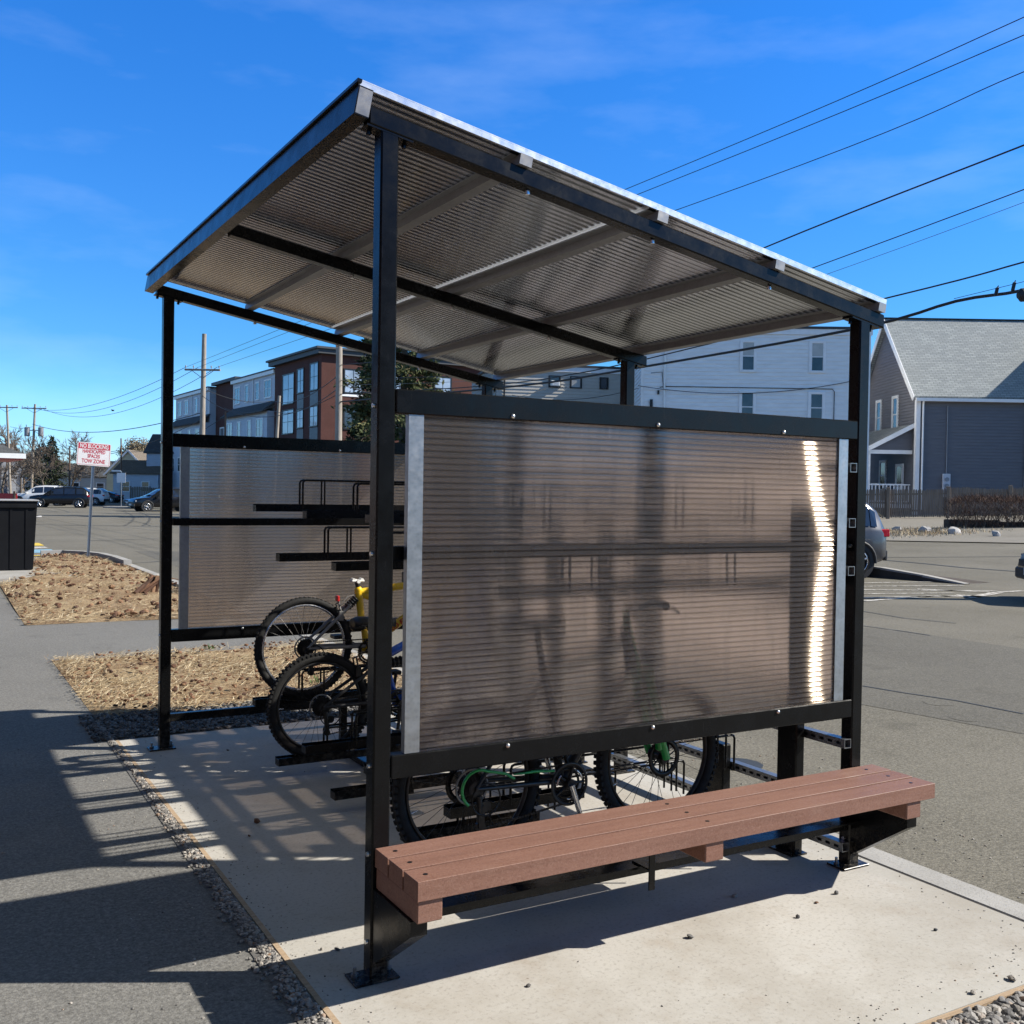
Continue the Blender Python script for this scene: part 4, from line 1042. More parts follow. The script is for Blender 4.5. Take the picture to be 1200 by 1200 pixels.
# ================================================================ CARS  (local x forward, origin on the ground under the middle)
def carpaint(name, col, rough=.22, metal=.2): return plain(name, col, rough, metal, .05, 1.5, .4, .35)
M_carglass = plain('car_glass', (.02,.024,.028), .06, 0, .2, 2, .8)
M_tail = plain('tail_lamp_red', (.45,.015,.03), .2, 0, .1)
M_head = plain('headlamp_clear', (.55,.56,.58), .12, .2, .1)
M_trimblack = plain('car_trim_black', (.02,.02,.021), .6, 0, .1)
M_plate = plain('number_plate', (.6,.6,.58), .5, 0, .1)
def car(label, paint, loc, rz, L=4.6, W=1.82, H=1.66, kind='suv', group=None, name='parked_car'):
    root = empty(name, loc, rz, label, 'car', group); h = L/2; k = H/1.66
    # side profile: x, bottom z, belt z, top z, half width at belt
    if kind == 'suv':
        st = [(-h,.42,.86,.98,.70),(-h+.06,.36,.95,1.12,.82),(-h+.22,.32,1.02,1.42,.89),(-h+.48,.32,1.03,1.60,.905),(-h+1.0,.30,1.02,1.65,.91),(-h+1.9,.30,1.0,1.66,.91),(-h+2.55,.30,.985,1.60,.91),(-h+2.9,.30,.98,1.42,.91),(-h+3.35,.30,.98,1.10,.905),(-h+3.45,.30,.97,1.03,.90),(-h+3.95,.31,.93,.985,.88),(-h+4.4,.33,.82,.90,.80),(-h+L-.06,.36,.70,.78,.70),(-h+L,.42,.62,.68,.62)]
    else:
        st = [(-h,.42,.82,.92,.66),(-h+.08,.34,.92,1.02,.78),(-h+.5,.30,.97,1.08,.86),(-h+.8,.29,.97,1.20,.875),(-h+1.2,.28,.96,1.39,.88),(-h+1.9,.28,.94,1.45,.885),(-h+2.5,.28,.93,1.42,.885),(-h+2.9,.28,.92,1.25,.88),(-h+3.3,.28,.92,1.02,.87),(-h+3.45,.28,.91,.97,.865),(-h+4.0,.29,.87,.92,.85),(-h+4.4,.31,.78,.84,.78),(-h+L-.06,.34,.66,.74,.68),(-h+L,.40,.58,.64,.60)]
    ws = W/2/.91; m = MB(); rings = []
    for (x,zb_,zl,zt,w) in st:
        w *= ws; zb_, zl, zt = zb_*k, zl*k, zt*k; cab = zt-zl > .16*k; wr = w*(.80 if cab else .86) if zt-zl > .3*k else w*.88
        half = [(w*.86,zb_),(w*.985,zb_+.10),(w,zb_+.30*(zl-zb_)+.1),(w*.992,zl-.06),(w*.965,zl),(wr+(w*.95-wr)*.12,zt-.085*(1 if cab else .3)),(wr*.93,zt-.02),(wr*.6,zt)]
        rings.append([(x,y,z) for y,z in half]+[(x,-y,z) for y,z in reversed(half)])
    n = 16; vs = [p for r_ in rings for p in r_]; fs = []
    for i in range(len(rings)-1):
        for q in range(n): fs.append((i*n+q,i*n+(q+1)%n,(i+1)*n+(q+1)%n,(i+1)*n+q))
    fs += [tuple(reversed(range(n))), tuple(range((len(rings)-1)*n,len(rings)*n))]
    m.add([(x,y,z) for x,y,z in vs], [tuple(reversed(f)) for f in fs], True); body = m.build('body', paint, root)
    # glass: side bands, windscreen, rear window, lying just proud of the shell
    def lerp(a,b,t): return a.lerp(b,t)
    for sd in (4, 10):
        gl = MB(); lo, hi = (4,5) if sd == 4 else (11,10)
        segs = [(2,3,.35,.9),(3,4,.0,.93),(4,5,.07,.95),(5,6,.05,1.0),(6,7,0,.8)] if kind == 'suv' else [(3,4,.5,1),(4,5,.0,.93),(5,6,.07,1.0),(6,7,0,.75)]
        for (i,j,t0,t1) in segs:
            A = [Vector(rings[i][lo]),Vector(rings[j][lo]),Vector(rings[j][hi]),Vector(rings[i][hi])]
            P = [lerp(A[0],A[1],t0),lerp(A[0],A[1],t1),lerp(A[3],A[2],t1),lerp(A[3],A[2],t0)]
            c = [lerp(P[0],P[3],.10),lerp(P[1],P[2],.10),lerp(P[1],P[2],.93),lerp(P[0],P[3],.93)]
            off = Vector((0, (.012 if sd == 4 else -.012), .004)); gl.quad([p+off for p in c])
        gl.build('side_window', M_carglass, root)
    def band(i, j, nm, t0, t1, dx):
        gl = MB(); A = [Vector(rings[i][5]),Vector(rings[i][10]),Vector(rings[j][10]),Vector(rings[j][5])]
        A0 = [lerp(A[0],A[3],t0),lerp(A[1],A[2],t0),lerp(A[1],A[2],t1),lerp(A[0],A[3],t1)]
        def ins(a,b): return lerp(a,b,.05), lerp(b,a,.05)
        a, b = ins(A0[0],A0[1]); d, c = ins(A0[3],A0[2]); up = Vector((dx,0,.10))
        gl.quad([a+Vector((dx,0,.035)),(a+b)/2+up,(c+d)/2+up,d+Vector((dx,0,.035))]); gl.quad([(a+b)/2+up,b+Vector((dx,0,.035)),c+Vector((dx,0,.035)),(c+d)/2+up])
        gl.build(nm, M_carglass, root)
    if kind == 'suv': band(6,8,'windscreen',.15,.95,.03); band(2,3,'rear_window',-.5,.75,-.05)
    else: band(6,8,'windscreen',.15,.95,.03); band(2,4,'rear_window',.1,.85,-.03)
    wr = .345*k if kind == 'suv' else .32
    for x in (-h+.78, h-.90):
        for s_ in (-1,1):
            y = s_*(W/2-.078)
            w = MB(); w.torus((x,y,wr),(0,1,0),wr-.075,.075,28,8,1.25); w.cyl((x,y-.08,wr),(x,y+.08,wr),wr-.09,None,20); wh = w.build('wheel', M_rubber, root)
            q = MB(); yy = y+s_*.094; q.torus((x,yy,wr),(0,1,0),wr-.125,.014,24,6)
            for a_ in range(5):
                a = a_*2*math.pi/5+.3; q.cyl((x,yy,wr),(x+(wr-.125)*math.cos(a),yy,wr+(wr-.125)*math.sin(a)),.034,.03,6)
            q.cyl((x,yy-.015,wr),(x,yy+.018,wr),.06,.05,12); q.build('rim', M_chrome, wh)
            ar = MB(); pts = [(x+(wr+.07)*math.cos(a),s_*(W/2+.004),wr+(wr+.07)*math.sin(a)) for a in [R(d) for d in range(-10,191,15)]]; ar.tube(pts,.035,6); 
            ar.cyl((x,s_*(W/2-.30),wr),(x,s_*(W/2+.002),wr),wr+.05,None,24); ar.build('wheel_arch', M_trimblack, root)
    b = MB(); b.box(-h-.012,-h+.08,-W*.43,W*.43,.36,.60,None,.03); b.build('rear_bumper', M_trimblack if kind=='suv' else paint, root)
    b = MB(); b.box(h-.10,h+.015,-W*.40,W*.40,.34,.54,None,.03); b.build('front_bumper', M_trimblack, root)
    for s_ in (-1,1):
        t = MB(); t.box(-h-.0,-h+.34,s_*W*.40-.045,s_*W*.455+.02*s_,.86*k,1.02*k,None,.015); t.build('tail_light', M_tail, root)
        t = MB(); t.box(h-.42,h-.10,s_*W*.375-.07,s_*W*.415+.02*s_,.66*k,.78*k,None,.015); t.build('headlight', M_head, root)
        t = MB(); t.box(h-1.62,h-1.46,s_*W*.5-.02*s_,s_*W*.5+.15*s_,.98*k,1.11*k,None,.02); t.build('wing_mirror', paint, root)
        if kind == 'suv':
            t = MB(); t.tube([(-h+.6,s_*W*.37,1.62*k),(-h+.9,s_*W*.37,1.69*k),(-h+2.0,s_*W*.37,1.70*k),(-h+2.4,s_*W*.37,1.63*k)],.018,6); t.build('roof_rail', M_trimblack, root)
    p = MB(); p.box(h+.016,h+.022,-.26,.26,.42,.54); p.build('number_plate', M_plate, root)
    p = MB(); p.box(h-.06,h+.012,-.55,.55,.56,.68,None,.01); p.build('grille', M_trimblack, root)
    p = MB(); p.box(-h-.02,-h-.010,-.26,.26,.62,.74); p.build('number_plate', M_plate, root)
    return root
P_black = carpaint('black_car_paint', (.010,.011,.014)); P_white = carpaint('white_car_paint', (.72,.72,.71), .25, 0); P_silver = carpaint('silver_car_paint', (.40,.43,.47), .25, .6)
P_grey = carpaint('grey_car_paint', (.045,.048,.054), .35, .1); P_dark = carpaint('dark_blue_car_paint', (.015,.02,.03)); P_green = carpaint('dark_green_car_paint', (.02,.032,.03))
RZR = math.atan2(R0.y, R0.x)                       # heading of image-right
def put(px, d): 
    p = at(px, 580, d); return (p.x, p.y, gz(p.x)-.010)
car('dark SUV seen from its side, left of the white and red sign post', P_black, put(71,82), RZR+math.pi+R(12))
car('white SUV standing behind the dark SUV', P_white, put(47,89), RZR+math.pi+R(10), 4.8, 1.9, 1.75)
car('white car half hidden by the sign post, behind the dark SUV tail', P_white, put(95,95), RZR+math.pi+R(4), 4.7, 1.85, 1.6)
car('light blue silver car, leftmost of the three parked by the rear shelter post', P_silver, put(182,83), RZR+math.pi+R(42), 4.5, 1.78, 1.45, 'sedan')
car('black SUV in front of the silver car, partly behind the rear shelter post', P_black, put(191,74), RZR+math.pi+R(38))
car('dark green car seen between the rear post and the rear panel', P_green, put(222,78), RZR+math.pi+R(30), 4.6, 1.82, 1.7)
car('black car parked in shade below the small white house', P_dark, put(118,112), RZR+math.pi, 4.5, 1.8, 1.45, 'sedan')
car('grey SUV showing its tail beside the right-hand shelter post', P_grey, put(904,22.2), RZR+math.pi+R(12), 4.65, 1.8, 1.68)
car('dark blue car whose bumper edges in from the right side of the picture', P_dark, put(1384,16.9), RZR+math.pi-R(8), 4.6, 1.82, 1.62)
# ================================================================ BUILDINGS
def W2(X, Z, z=0.0):
    p = CAM+R0*X+FH*Z; return Vector((p.x, p.y, z))
def lap(m, M, x0f, x1f, z0, z1, step=.12, proud=.014):
    """lapped boards on a wall; M maps (along, up, out); x0f/x1f give the ends at a height"""
    z = z0
    while z < z1-1e-4:
        zt = min(z+step, z1); a0, a1, b0, b1 = x0f(z), x1f(z), x0f(zt), x1f(zt)
        P = [M @ Vector(v) for v in ((a0,z,proud),(a1,z,proud),(b1,zt,0),(b0,zt,0),(a0,z,0),(a1,z,0))]
        m.quad([P[0],P[1],P[2],P[3]]); m.quad([P[4],P[5],P[1],P[0]]); z = zt
def wallM(o, ex, out):                              # local wall frame: along, up, out
    return frame(o, ex, (0,0,1), out)
def window(parent, M, x, z, w, h, trim=M_trim, tw=.10, bars=1, vert=False, blind=0.0, glass=None):
    m = MB(); d = .075
    m.box(x-w/2-tw,x-w/2,z-tw,z+h+tw,0,d,M); m.box(x+w/2,x+w/2+tw,z-tw,z+h+tw,0,d,M); m.box(x-w/2,x+w/2,z+h,z+h+tw,0,d,M); m.box(x-w/2-.03,x+w/2+.03,z-tw,z,0,d+.03,M)
    sw = .045
    for k in range(bars+2 if bars else 0):
        zz = z+h*k/(bars+1); m.box(x-w/2,x+w/2,max(z,zz-sw/2),min(z+h,zz+sw/2),.040,.058,M)
    for s_ in (-1,1): m.box(x+s_*w/2-(sw if s_ > 0 else 0),x+s_*w/2+(0 if s_ > 0 else sw),z+sw/2,z+h-sw/2,.040,.056,M)
    if vert: m.box(x-sw/2,x+sw/2,z+sw/2,z+h-sw/2,.040,.055,M)
    f = m.build('window', trim, parent)
    g = MB(); g.quad([M @ Vector(v) for v in ((x-w/2,z,.038),(x+w/2,z,.038),(x+w/2,z+h,.038),(x-w/2,z+h,.038))]); g.build('pane', glass or M_glass, f)
    if blind:
        b = MB(); b.box(x-w/2+sw,x+w/2-sw,z+h*(1-blind),z+h-sw/2,.0382,.0390,M); b.build('blind', M_blind, f)
    return f
def roofplane(name, P, mat, parent, th=.12):
    """sloping roof slab from eave-left, eave-right, ridge-right, ridge-left, with uv in metres"""
    P = [Vector(p) for p in P]; n = (P[1]-P[0]).cross(P[3]-P[0]).normalized(); 
    if n.z < 0: n = -n
    vs = P+[p-n*th for p in P]; me = bpy.data.meshes.new(name)
    me.from_pydata([tuple(v) for v in vs], [], [(0,1,2,3),(7,6,5,4),(0,4,5,1),(1,5,6,2),(2,6,7,3),(3,7,4,0)]); me.update()
    ex = (P[1]-P[0]).normalized(); ey = n.cross(ex); uv = me.uv_layers.new(name='UVMap')
    for lp in me.loops:
        v = Vector(me.vertices[lp.vertex_index].co)-P[0]; uv.data[lp.index].uv = (v.dot(ex)+20, v.dot(ey)+20)
    me.materials.append(mat); o = bpy.data.objects.new(name, me); COL.objects.link(o); o.parent = parent; return o
def house(label, X, Z, w, dep, eave, ridge, sid, roof, rz=0.0, gable='x', wins=(), z0=None, chimney=False, cat='house', name='house', trim=M_trim):
    """simple gabled house; local x along the front, front faces -y.  gable 'x': ridge along x; 'y': ridge along y"""
    p = W2(X, Z); base = gz(p.x) if z0 is None else z0
    r_ = empty(name, (p.x,p.y,base), RZR+rz, label, cat); m = MB(); cst = lambda v: (lambda z: v); st = .19
    F = wallM((0,0,0),(1,0,0),(0,-1,0)); Bk = wallM((w,dep,0),(-1,0,0),(0,1,0)); Lf = wallM((0,dep,0),(0,-1,0),(-1,0,0)); Rt = wallM((w,0,0),(0,1,0),(1,0,0))
    for M, ww in ((F,w),(Bk,w),(Lf,dep),(Rt,dep)): lap(m, M, cst(0), cst(ww), 0, eave, st, .034)
    if ridge > eave:
        for M, ww in ((Lf,dep),(Rt,dep)) if gable == 'x' else ((F,w),(Bk,w)):
            lap(m, M, lambda z, ww=ww: ww/2*(z-eave)/(ridge-eave), lambda z, ww=ww: ww-ww/2*(z-eave)/(ridge-eave), eave, ridge, st, .034)
    m.build('wall', sid, r_); o = .35
    if ridge > eave:
        if gable == 'x':
            sl = (ridge-eave)/(dep/2); 
            rp = roofplane('roof',[(-o,-o,eave-o*sl+.1),(w+o,-o,eave-o*sl+.1),(w+o,dep/2,ridge+.1),(-o,dep/2,ridge+.1)],roof,r_)
            roofplane('roof',[(w+o,dep+o,eave-o*sl+.1),(-o,dep+o,eave-o*sl+.1),(-o,dep/2,ridge+.1),(w+o,dep/2,ridge+.1)],roof,r_)
        else:
            sl = (ridge-eave)/(w/2)
            rp = roofplane('roof',[(-o,dep+o,eave-o*sl+.1),(-o,-o,eave-o*sl+.1),(w/2,-o,ridge+.1),(w/2,dep+o,ridge+.1)],roof,r_)
            roofplane('roof',[(w+o,-o,eave-o*sl+.1),(w+o,dep+o,eave-o*sl+.1),(w/2,dep+o,ridge+.1),(w/2,-o,ridge+.1)],roof,r_)
            t = MB(); L_ = math.hypot(w/2+o, ridge-eave+o*sl)
            for s_ in (-1,1):
                a = Vector((w/2,-o-.03,ridge)); b = Vector((w/2+s_*(w/2+o),-o-.03,eave-o*sl)); d = (b-a).normalized(); M = frame(a,d,(0,1,0),d.cross(Vector((0,1,0)))); t.box(0,L_,-.02,.025,-.12,.12,M)
            t.build('bargeboard', trim, r_)
        if chimney:
            c = MB(); c.box(w*.3,w*.3+.7,dep/2-.3,dep/2+.4,ridge-.6,ridge+1.1); c.build('chimney', M_brick, rp)
    else:
        t = MB(); t.box(-.15,w+.15,-.15,dep+.15,eave,eave+.12); t.build('roof', M_roofdark, r_); t = MB(); t.box(-.10,w+.10,-.10,-.036,eave-.28,eave-.002); t.build('cornice', trim, r_)
    for (x,z,ww,hh) in wins: window(r_, F, x, z, ww, hh, trim, .09, 1)
    return r_, F, Lf, Rt

# ---- white three-storey block and beige block behind the shelter
wb, F, _, _ = house('long white clapboard block with a flat roof, directly behind the shelter', 6.3, 51, 11.15, 11, 9.55, 0, M_sidewhite, M_roofdark, R(-1.5), name='apartment_house', cat='house', z0=.42)
for px in (872.5, 952.5):
    X = (px-600)/1207*51-6.3
    for z, bl in ((7.50,.5),(5.0,.0),(2.4,.3)): window(wb, F, X, z, .62, 1.38, M_trim, .10, 1, False, bl)
m = MB(); m.cyl((1.12,-.09,.3),(1.12,-.09,9.4),.05); m.build('downspout', M_white, wb)
m = MB(); m.tube([(.9,-.05,6.6),(1.2,-.05,6.65),(9.35,-.05,6.62),(9.45,-.05,6.5),(9.45,-.05,3)],.018,6); m.tube([(.45,-.05,7.3),(1.0,-.05,7.35),(1.1,-.05,6.4)],.014,6); m.box(.78,.88,-.09,-.02,6.25,6.45); m.box(.42,.56,-.10,-.02,5.3,6.0); m.build('service_conduit', M_darkmetal, wb)
m = MB(); m.box(-.03,.10,-.055,-.036,.0,9.3); m.box(11.06,11.18,-.055,-.036,0,9.3); m.build('corner_board', M_white, wb)
be, F, _, _ = house('beige clapboard block with three small windows under its eave', -1.0, 58, 9.2, 9, 8.55, 0, M_sidebeige, M_roofdark, R(11), name='apartment_house', cat='house', z0=.35)
for i, px in enumerate((649, 675, 709.5)):
    X = (px-600)/1207*58+1.0; f = window(be, F, X, 7.42, .60 if i < 2 else .42, .58, M_darkmetal, .05, 0, False, 0, M_blind if i == 1 else None)
    if i == 0:
        m = MB(); m.box(X-.26,X+.26,-.32,-.02,7.44,7.74,None,.02)
        for q in range(4): m.box(X-.2,X+.2,-.328,-.3205,7.48+.06*q,7.51+.06*q)
        m.build('air_conditioner', M_white, be)
    window(be, F, X, 4.6, .8, 1.3, M_trim, .08, 1)
m = MB(); m.cyl((.45,-.09,.3),(.45,-.09,8.3),.05); m.build('downspout', M_darkmetal, be)

# ---- slate-grey house on the right
Zg = 53; Xg = 472/1207*Zg; pg = W2(Xg, Zg); bz = gz(pg.x)
gh = empty('house', (pg.x,pg.y,bz), RZR, 'slate grey house with pale shingle roof, white trim and a small side porch', 'house')
w_, d_, ev, rg = 12.5, 8.6, 7.12-bz, 11.55-bz; m = MB(); cst = lambda v: (lambda z: v)
F = wallM((0,0,0),(1,0,0),(0,-1,0)); Lf = wallM((0,d_,0),(0,-1,0),(-1,0,0)); Bk = wallM((w_,d_,0),(-1,0,0),(0,1,0)); Rt = wallM((w_,0,0),(0,1,0),(1,0,0))
for M, ww in ((F,w_),(Lf,d_),(Bk,w_),(Rt,d_)): lap(m, M, cst(0), cst(ww), 0, ev, .165, .034)
for M in (Lf, Rt): lap(m, M, lambda z: d_/2*(z-ev)/(rg-ev), lambda z: d_-d_/2*(z-ev)/(rg-ev), ev, rg, .165, .034)
m.build('wall', M_sidegrey, gh); sl = (rg-ev)/(d_/2); o = .28
ro = roofplane('roof',[(-o,-o,ev-o*sl+.14),(w_+o,-o,ev-o*sl+.14),(w_+o,d_/2,rg+.14),(-o,d_/2,rg+.14)],M_shgrey,gh)
roofplane('roof',[(w_+o,d_+o,ev-o*sl+.14),(-o,d_+o,ev-o*sl+.14),(-o,d_/2,rg+.14),(w_+o,d_/2,rg+.14)],M_shgrey,gh)
m = MB(); m.box(-o,w_+o,d_/2-.12,d_/2+.12,rg+.13,rg+.19); m.build('ridge_cap', M_darkmetal, ro)
m = MB(); L_ = math.hypot(d_/2+o, rg-ev+o*sl)
for s_ in (-1,1):
    a = Vector((-o-.03,d_/2,rg+.01)); b = Vector((-o-.03,d_/2+s_*(d_/2+o),ev-o*sl+.01)); dd = (b-a).normalized(); M = frame(a,dd,(1,0,0),dd.cross(Vector((1,0,0)))); m.box(0,L_,-.02,.025,-.14,.14,M)
m.build('bargeboard', M_trim, gh)
m = MB(); m.box(-.2,w_,-o-.16,-o-.02,ev-o*sl-.12,ev-o*sl+.04); m.box(-.1,5.6,-o-.01,-.02,ev-o*sl-.06,ev-o*sl-.02); m.build('gutter', M_trim, gh)
m = MB(); m.box(-.036,.16,-.06,-.036,0,ev-.3); m.box(-.06,-.0365,-.0355,.16,0,ev-.3); m.build('corner_board', M_trim, gh)
m = MB(); m.cyl((.28,-.11,.2),(.28,-.11,ev-.5),.05); m.cyl((.28,-.11,ev-.5),(.2,-o-.09,ev-o*sl-.1),.05); m.cyl((5.58,-.11,.2),(5.58,-.11,ev-.5),.05); m.build('downspout', M_trim, gh)
for yy in (5.05, 2.55): window(gh, Lf, yy+.6, 5.05-bz+.35, .62, 1.75, M_trim, .14, 1)
# electric meters and conduit
m = MB(); m.box(1.34,1.74,-.16,-.037,.95,2.15,None,.02); 
mt = m.build('meter_box', M_sidepale, gh); m = MB()
for q in range(3): m.cyl((1.54,-.165,1.2+.33*q),(1.54,-.22,1.2+.33*q),.11,None,14)
m.build('meters', M_transf, mt); m = MB(); m.cyl((1.55,-.06,2.15),(1.55,-.06,ev-.6),.025); m.build('conduit', M_transf, gh)
# cross wing on the right, its near slope in its own shade
xw, hw = 9.75, 3.4; m = MB(); ww0, ww1, wy = xw-hw, xw+hw, -.9
cr = roofplane('wing_roof',[(ww0-.1,d_/2,ev+.0),(ww0-.1,wy,ev+.0),(xw,wy,rg+.10),(xw,d_/2,rg+.10)],M_shgrey,gh)
roofplane('wing_roof',[(ww1+.1,wy,ev),(ww1+.1,d_/2,ev),(xw,d_/2,rg+.10),(xw,wy,rg+.10)],M_shgrey,gh)
m = MB(); Fw = wallM((ww0,-.7,0),(1,0,0),(0,-1,0)); lap(m, Fw, cst(0), cst(2*hw), 0, ev, .165, .034); lap(m, Fw, lambda z: hw*(z-ev)/(rg-ev), lambda z: 2*hw-hw*(z-ev)/(rg-ev), ev, rg, .165, .034); m.box(ww0,ww0+.02,-.7,-.022,0,ev); m.build('wing_wall', M_sidegrey, gh)
# porch on the left gable
m = MB(); py0, py1, pw, ph = .5, 6.4, 2.3, 4.25-bz
roofplane('porch_roof',[(-pw-.25,py1,ph),(-pw-.25,py0-.3,ph),(.0,py0-.3,ph+1.35),(.0,py1,ph+1.35)],M_shgrey,gh)
m = MB(); a = Vector((0,py0-.33,ph+1.28)); b = Vector((-pw-.25,py0-.33,ph-.06)); dd = (b-a).normalized(); M = frame(a,dd,(0,1,0),dd.cross(Vector((0,1,0)))); m.box(0,(b-a).length,-.02,.03,-.11,.11,M)
m.box(-pw-.1,-.03,py0-.08,py0,ph-.22,ph-.02); m.box(-pw-.28,-pw-.18,py0-.3,py1,ph-.12,ph+.0); m.build('porch_trim', M_trim, gh)
m = MB(); Mp = wallM((-pw,py0-.005,0),(1,0,0),(0,-1,0)); lap(m, Mp, lambda z: max(0,(z-ph)*pw/1.2), cst(pw-.03), ph, ph+1.15, .13, .02); m.build('porch_gable', M_sidegrey, gh)
m = MB()
for (xx,yy) in ((-pw,py0),(-pw,py0+3.0),(-pw,py1-.2)): m.box(xx-.13,xx+.13,yy-.13+.12,yy+.13+.12,.55,ph-.22)
m.build('porch_posts', M_trim, gh)
m = MB(); m.box(-pw-.2,-.03,py0-.1,py1,.35,.55); m.build('porch_floor', M_trim, gh)
m = MB(); m.box(-pw+.15,-.05,py0+.06,py0+.12,1.52,1.60); m.box(-pw+.15,-.05,py0+.06,py0+.12,.66,.72)
q = -pw+.25
while q < -.1: m.box(q,q+.05,py0+.07,py0+.11,.72,1.52); q += .19
m.build('railing', M_trim, gh)
m = MB(); m.box(-.07,-.037,py0+1.0,py0+2.15,.56,2.7); dr = m.build('door', M_trim, gh); m = MB(); m.box(-.075,-.0705,py0+1.25,py0+1.9,1.5,2.55); m.build('pane', M_glass, dr); m = MB(); m.cyl((-.12,py0+2.05,1.55),(-.07,py0+2.05,1.55),.035); m.build('handle', M_darkmetal, dr)
window(gh, Lf, d_-4.6, 1.35, .8, 1.5, M_trim, .12, 1)

# ---- apartment building of brick and pale siding
cx, cz = -16.8, 90; p0 = W2(cx, cz); exw = R0*.535-FH*.845; bza = gz(p0.x)
ap = empty('apartment_building', (p0.x,p0.y,bza), math.atan2(exw.y, exw.x), 'four-storey apartment building of dark brick and pale siding with flat roofs', 'building')
A = wallM((0,0,0),(1,0,0),(0,-1,0)); Bf = wallM((0,0,0),(0,1,0),(1,0,0)); H0 = 13.7
m = MB(); m.box(-12,0,0,21,0,H0-.5); bw = m.build('brick_block', M_brick, ap)
m = MB(); m.box(-12.5,.5,-.5,21.5,H0-.5,H0-.1); m.box(-12.7,.7,-.7,21.7,H0-.0995,H0+.08); m.build('cornice', M_roofdark, ap)
M_panel = plain('grey_spandrel_panel', (.10,.105,.115), .5, .2, .1, 2); M_winlight = plain('bright_window_glass', (.30,.36,.44), .08, 0, .35, .5, .8)
for (x0,x1,rows) in ((-9.6,-6.7,((9.4,12.1),(6.6,8.75),(3.2,5.6))),(-5.75,-4.25,((10.2,12.3),(7.0,8.6),(3.6,5.4))),(-2.55,-.75,((10.2,12.5),(7.0,8.7),(3.6,5.4)))):
    for i, (z0,z1) in enumerate(rows):
        window(ap, A, (x0+x1)/2, z0, x1-x0, z1-z0, M_darkmetal, .09, 1, True, 0, M_winlight if i < 2 else M_glass)
    if x0 > -6: 
        m = MB()
        for za, zb_ in ((8.75,10.05),(5.55,6.85)): m.box(x0-.05,x1+.05,-.035,0,za,zb_)
        m.build('spandrel', M_panel, ap)
for yy in (3.0,7.5,12.0,16.5,19.5):
    for z in (10.0,6.8,3.4): window(ap, Bf, yy, z, 1.7, 2.0, M_darkmetal, .1, 1, True, 0, M_winlight if z > 9 else M_glass)
    m = MB(); m.box(0,.06,yy-1.1,yy+1.1,9.65,9.85); m.build('sill_band', M_trim, ap)
def wing(x0, x1, H_, cols, back=.3):
    m = MB(); lap(m, wallM((0,back,0),(1,0,0),(0,-1,0)), cst(x0), cst(x1), 9.0, H_, .18, .018); lap(m, wallM((0,-.5,0),(1,0,0),(0,-1,0)), cst(x0), cst(x1), 0, 9.0, .18, .018)
    m.box(x0,x1,back+.001,16,0,H_-.02); m.box(x0,x1,-.499,back,0,8.98); m.build('siding_wing', M_sidepale, ap)
    roofplane('skirt_roof',[(x0-.2,-1.15,8.95),(x1+.2,-1.15,8.95),(x1+.2,back-.02,10.0),(x0-.2,back-.02,10.0)],M_shdark,ap,.15)
    m = MB(); m.box(x0-.25,x1+.25,back-.35,16.3,H_,H_+.14); m.build('flat_roof', M_roofdark, ap); m = MB(); m.box(x0-.2,x1+.2,back-.30,back-.02,H_-.35,H_-.001); m.box((x0+x1)/2-.07,(x0+x1)/2+.07,back-.12,back-.02,10.1,H_-.35); m.box(x0,x0+.16,back-.05,back-.019,10.05,H_-.35); m.box(x1-.16,x1,back-.05,back-.019,10.05,H_-.35); m.build('white_trim', M_white, ap)
    U = wallM((0,back,0),(1,0,0),(0,-1,0)); Lw = wallM((0,-.5,0),(1,0,0),(0,-1,0))
    for (x,w) in cols:
        window(ap, U, x, 10.5, w, 1.65, M_white, .12, 1, w > 1.3); window(ap, Lw, x, 6.6, w, 1.65, M_white, .12, 1, w > 1.3); window(ap, Lw, x, 3.4, w, 1.65, M_white, .12, 1, w > 1.3)
wing(-26.0,-12.6,13.0,[(-24.6,1.7),(-21.4,1.0),(-18.0,1.0),(-14.8,1.9)])
m = MB(); m.box(-34.6,-26.1,.9,18,0,13.2); m.build('brick_link', M_brick, ap); m = MB(); m.box(-34.9,-25.9,.4,18.3,13.2,13.55); m.build('link_roof', M_roofdark, ap)
Lk = wallM((0,.9,0),(1,0,0),(0,-1,0))
for x in (-29,-32): window(ap, Lk, x, 6.4, 1.3, 1.8, M_white, .12, 1, True)
wing(-50.0,-35.0,13.0,[(-48.2,1.5),(-45.0,1.5),(-40.6,1.0),(-37.2,1.6)])

# ---- small houses far off on the left
house('pale blue-grey house with a dark hip roof, right of the white square sign', -46.2, 130, 11.5, 9, 6.2, 8.6, M_sidepale, M_shdark, R(6), 'x', ((2.6,3.6,.9,1.4),(6.5,3.6,.9,1.4),(9.0,3.6,.9,1.4)), 0, True)
house('cream gabled house showing its pale yellow gable behind brown roofs', -59.1, 150, 6.2, 9, 3.8, 7.1, M_sidecream, M_shbrown, R(4), 'y', ((2.2,2.6,.8,1.3),(4.0,2.6,.8,1.3)), 0)
house('low house with a brown shingle roof before the cream gable', -49.6, 128, 5.6, 8, 3.5, 5.1, M_sidepale, M_shbrown, R(0), 'x', ((1.6,1.2,.9,1.2),(4.0,1.2,.9,1.2)), 0)
house('little white house with a steep gable beside the car park road', -71.7, 180, 3.4, 5, 2.5, 4.1, M_white, M_shgrey, R(-14), 'x', ((.8,.8,.5,1.2),(2.3,.8,.8,1.2)), 0)
h5, F5, _, _ = house('pale grey house with a dark porch roof, behind the red sign', -84.0, 200, 6.6, 9, 5.4, 6.8, M_sidepale, M_shgrey, R(3), 'x', ((1.4,3.7,.8,1.2),(3.4,3.7,.8,1.2),(5.4,3.7,.8,1.2)), 0)
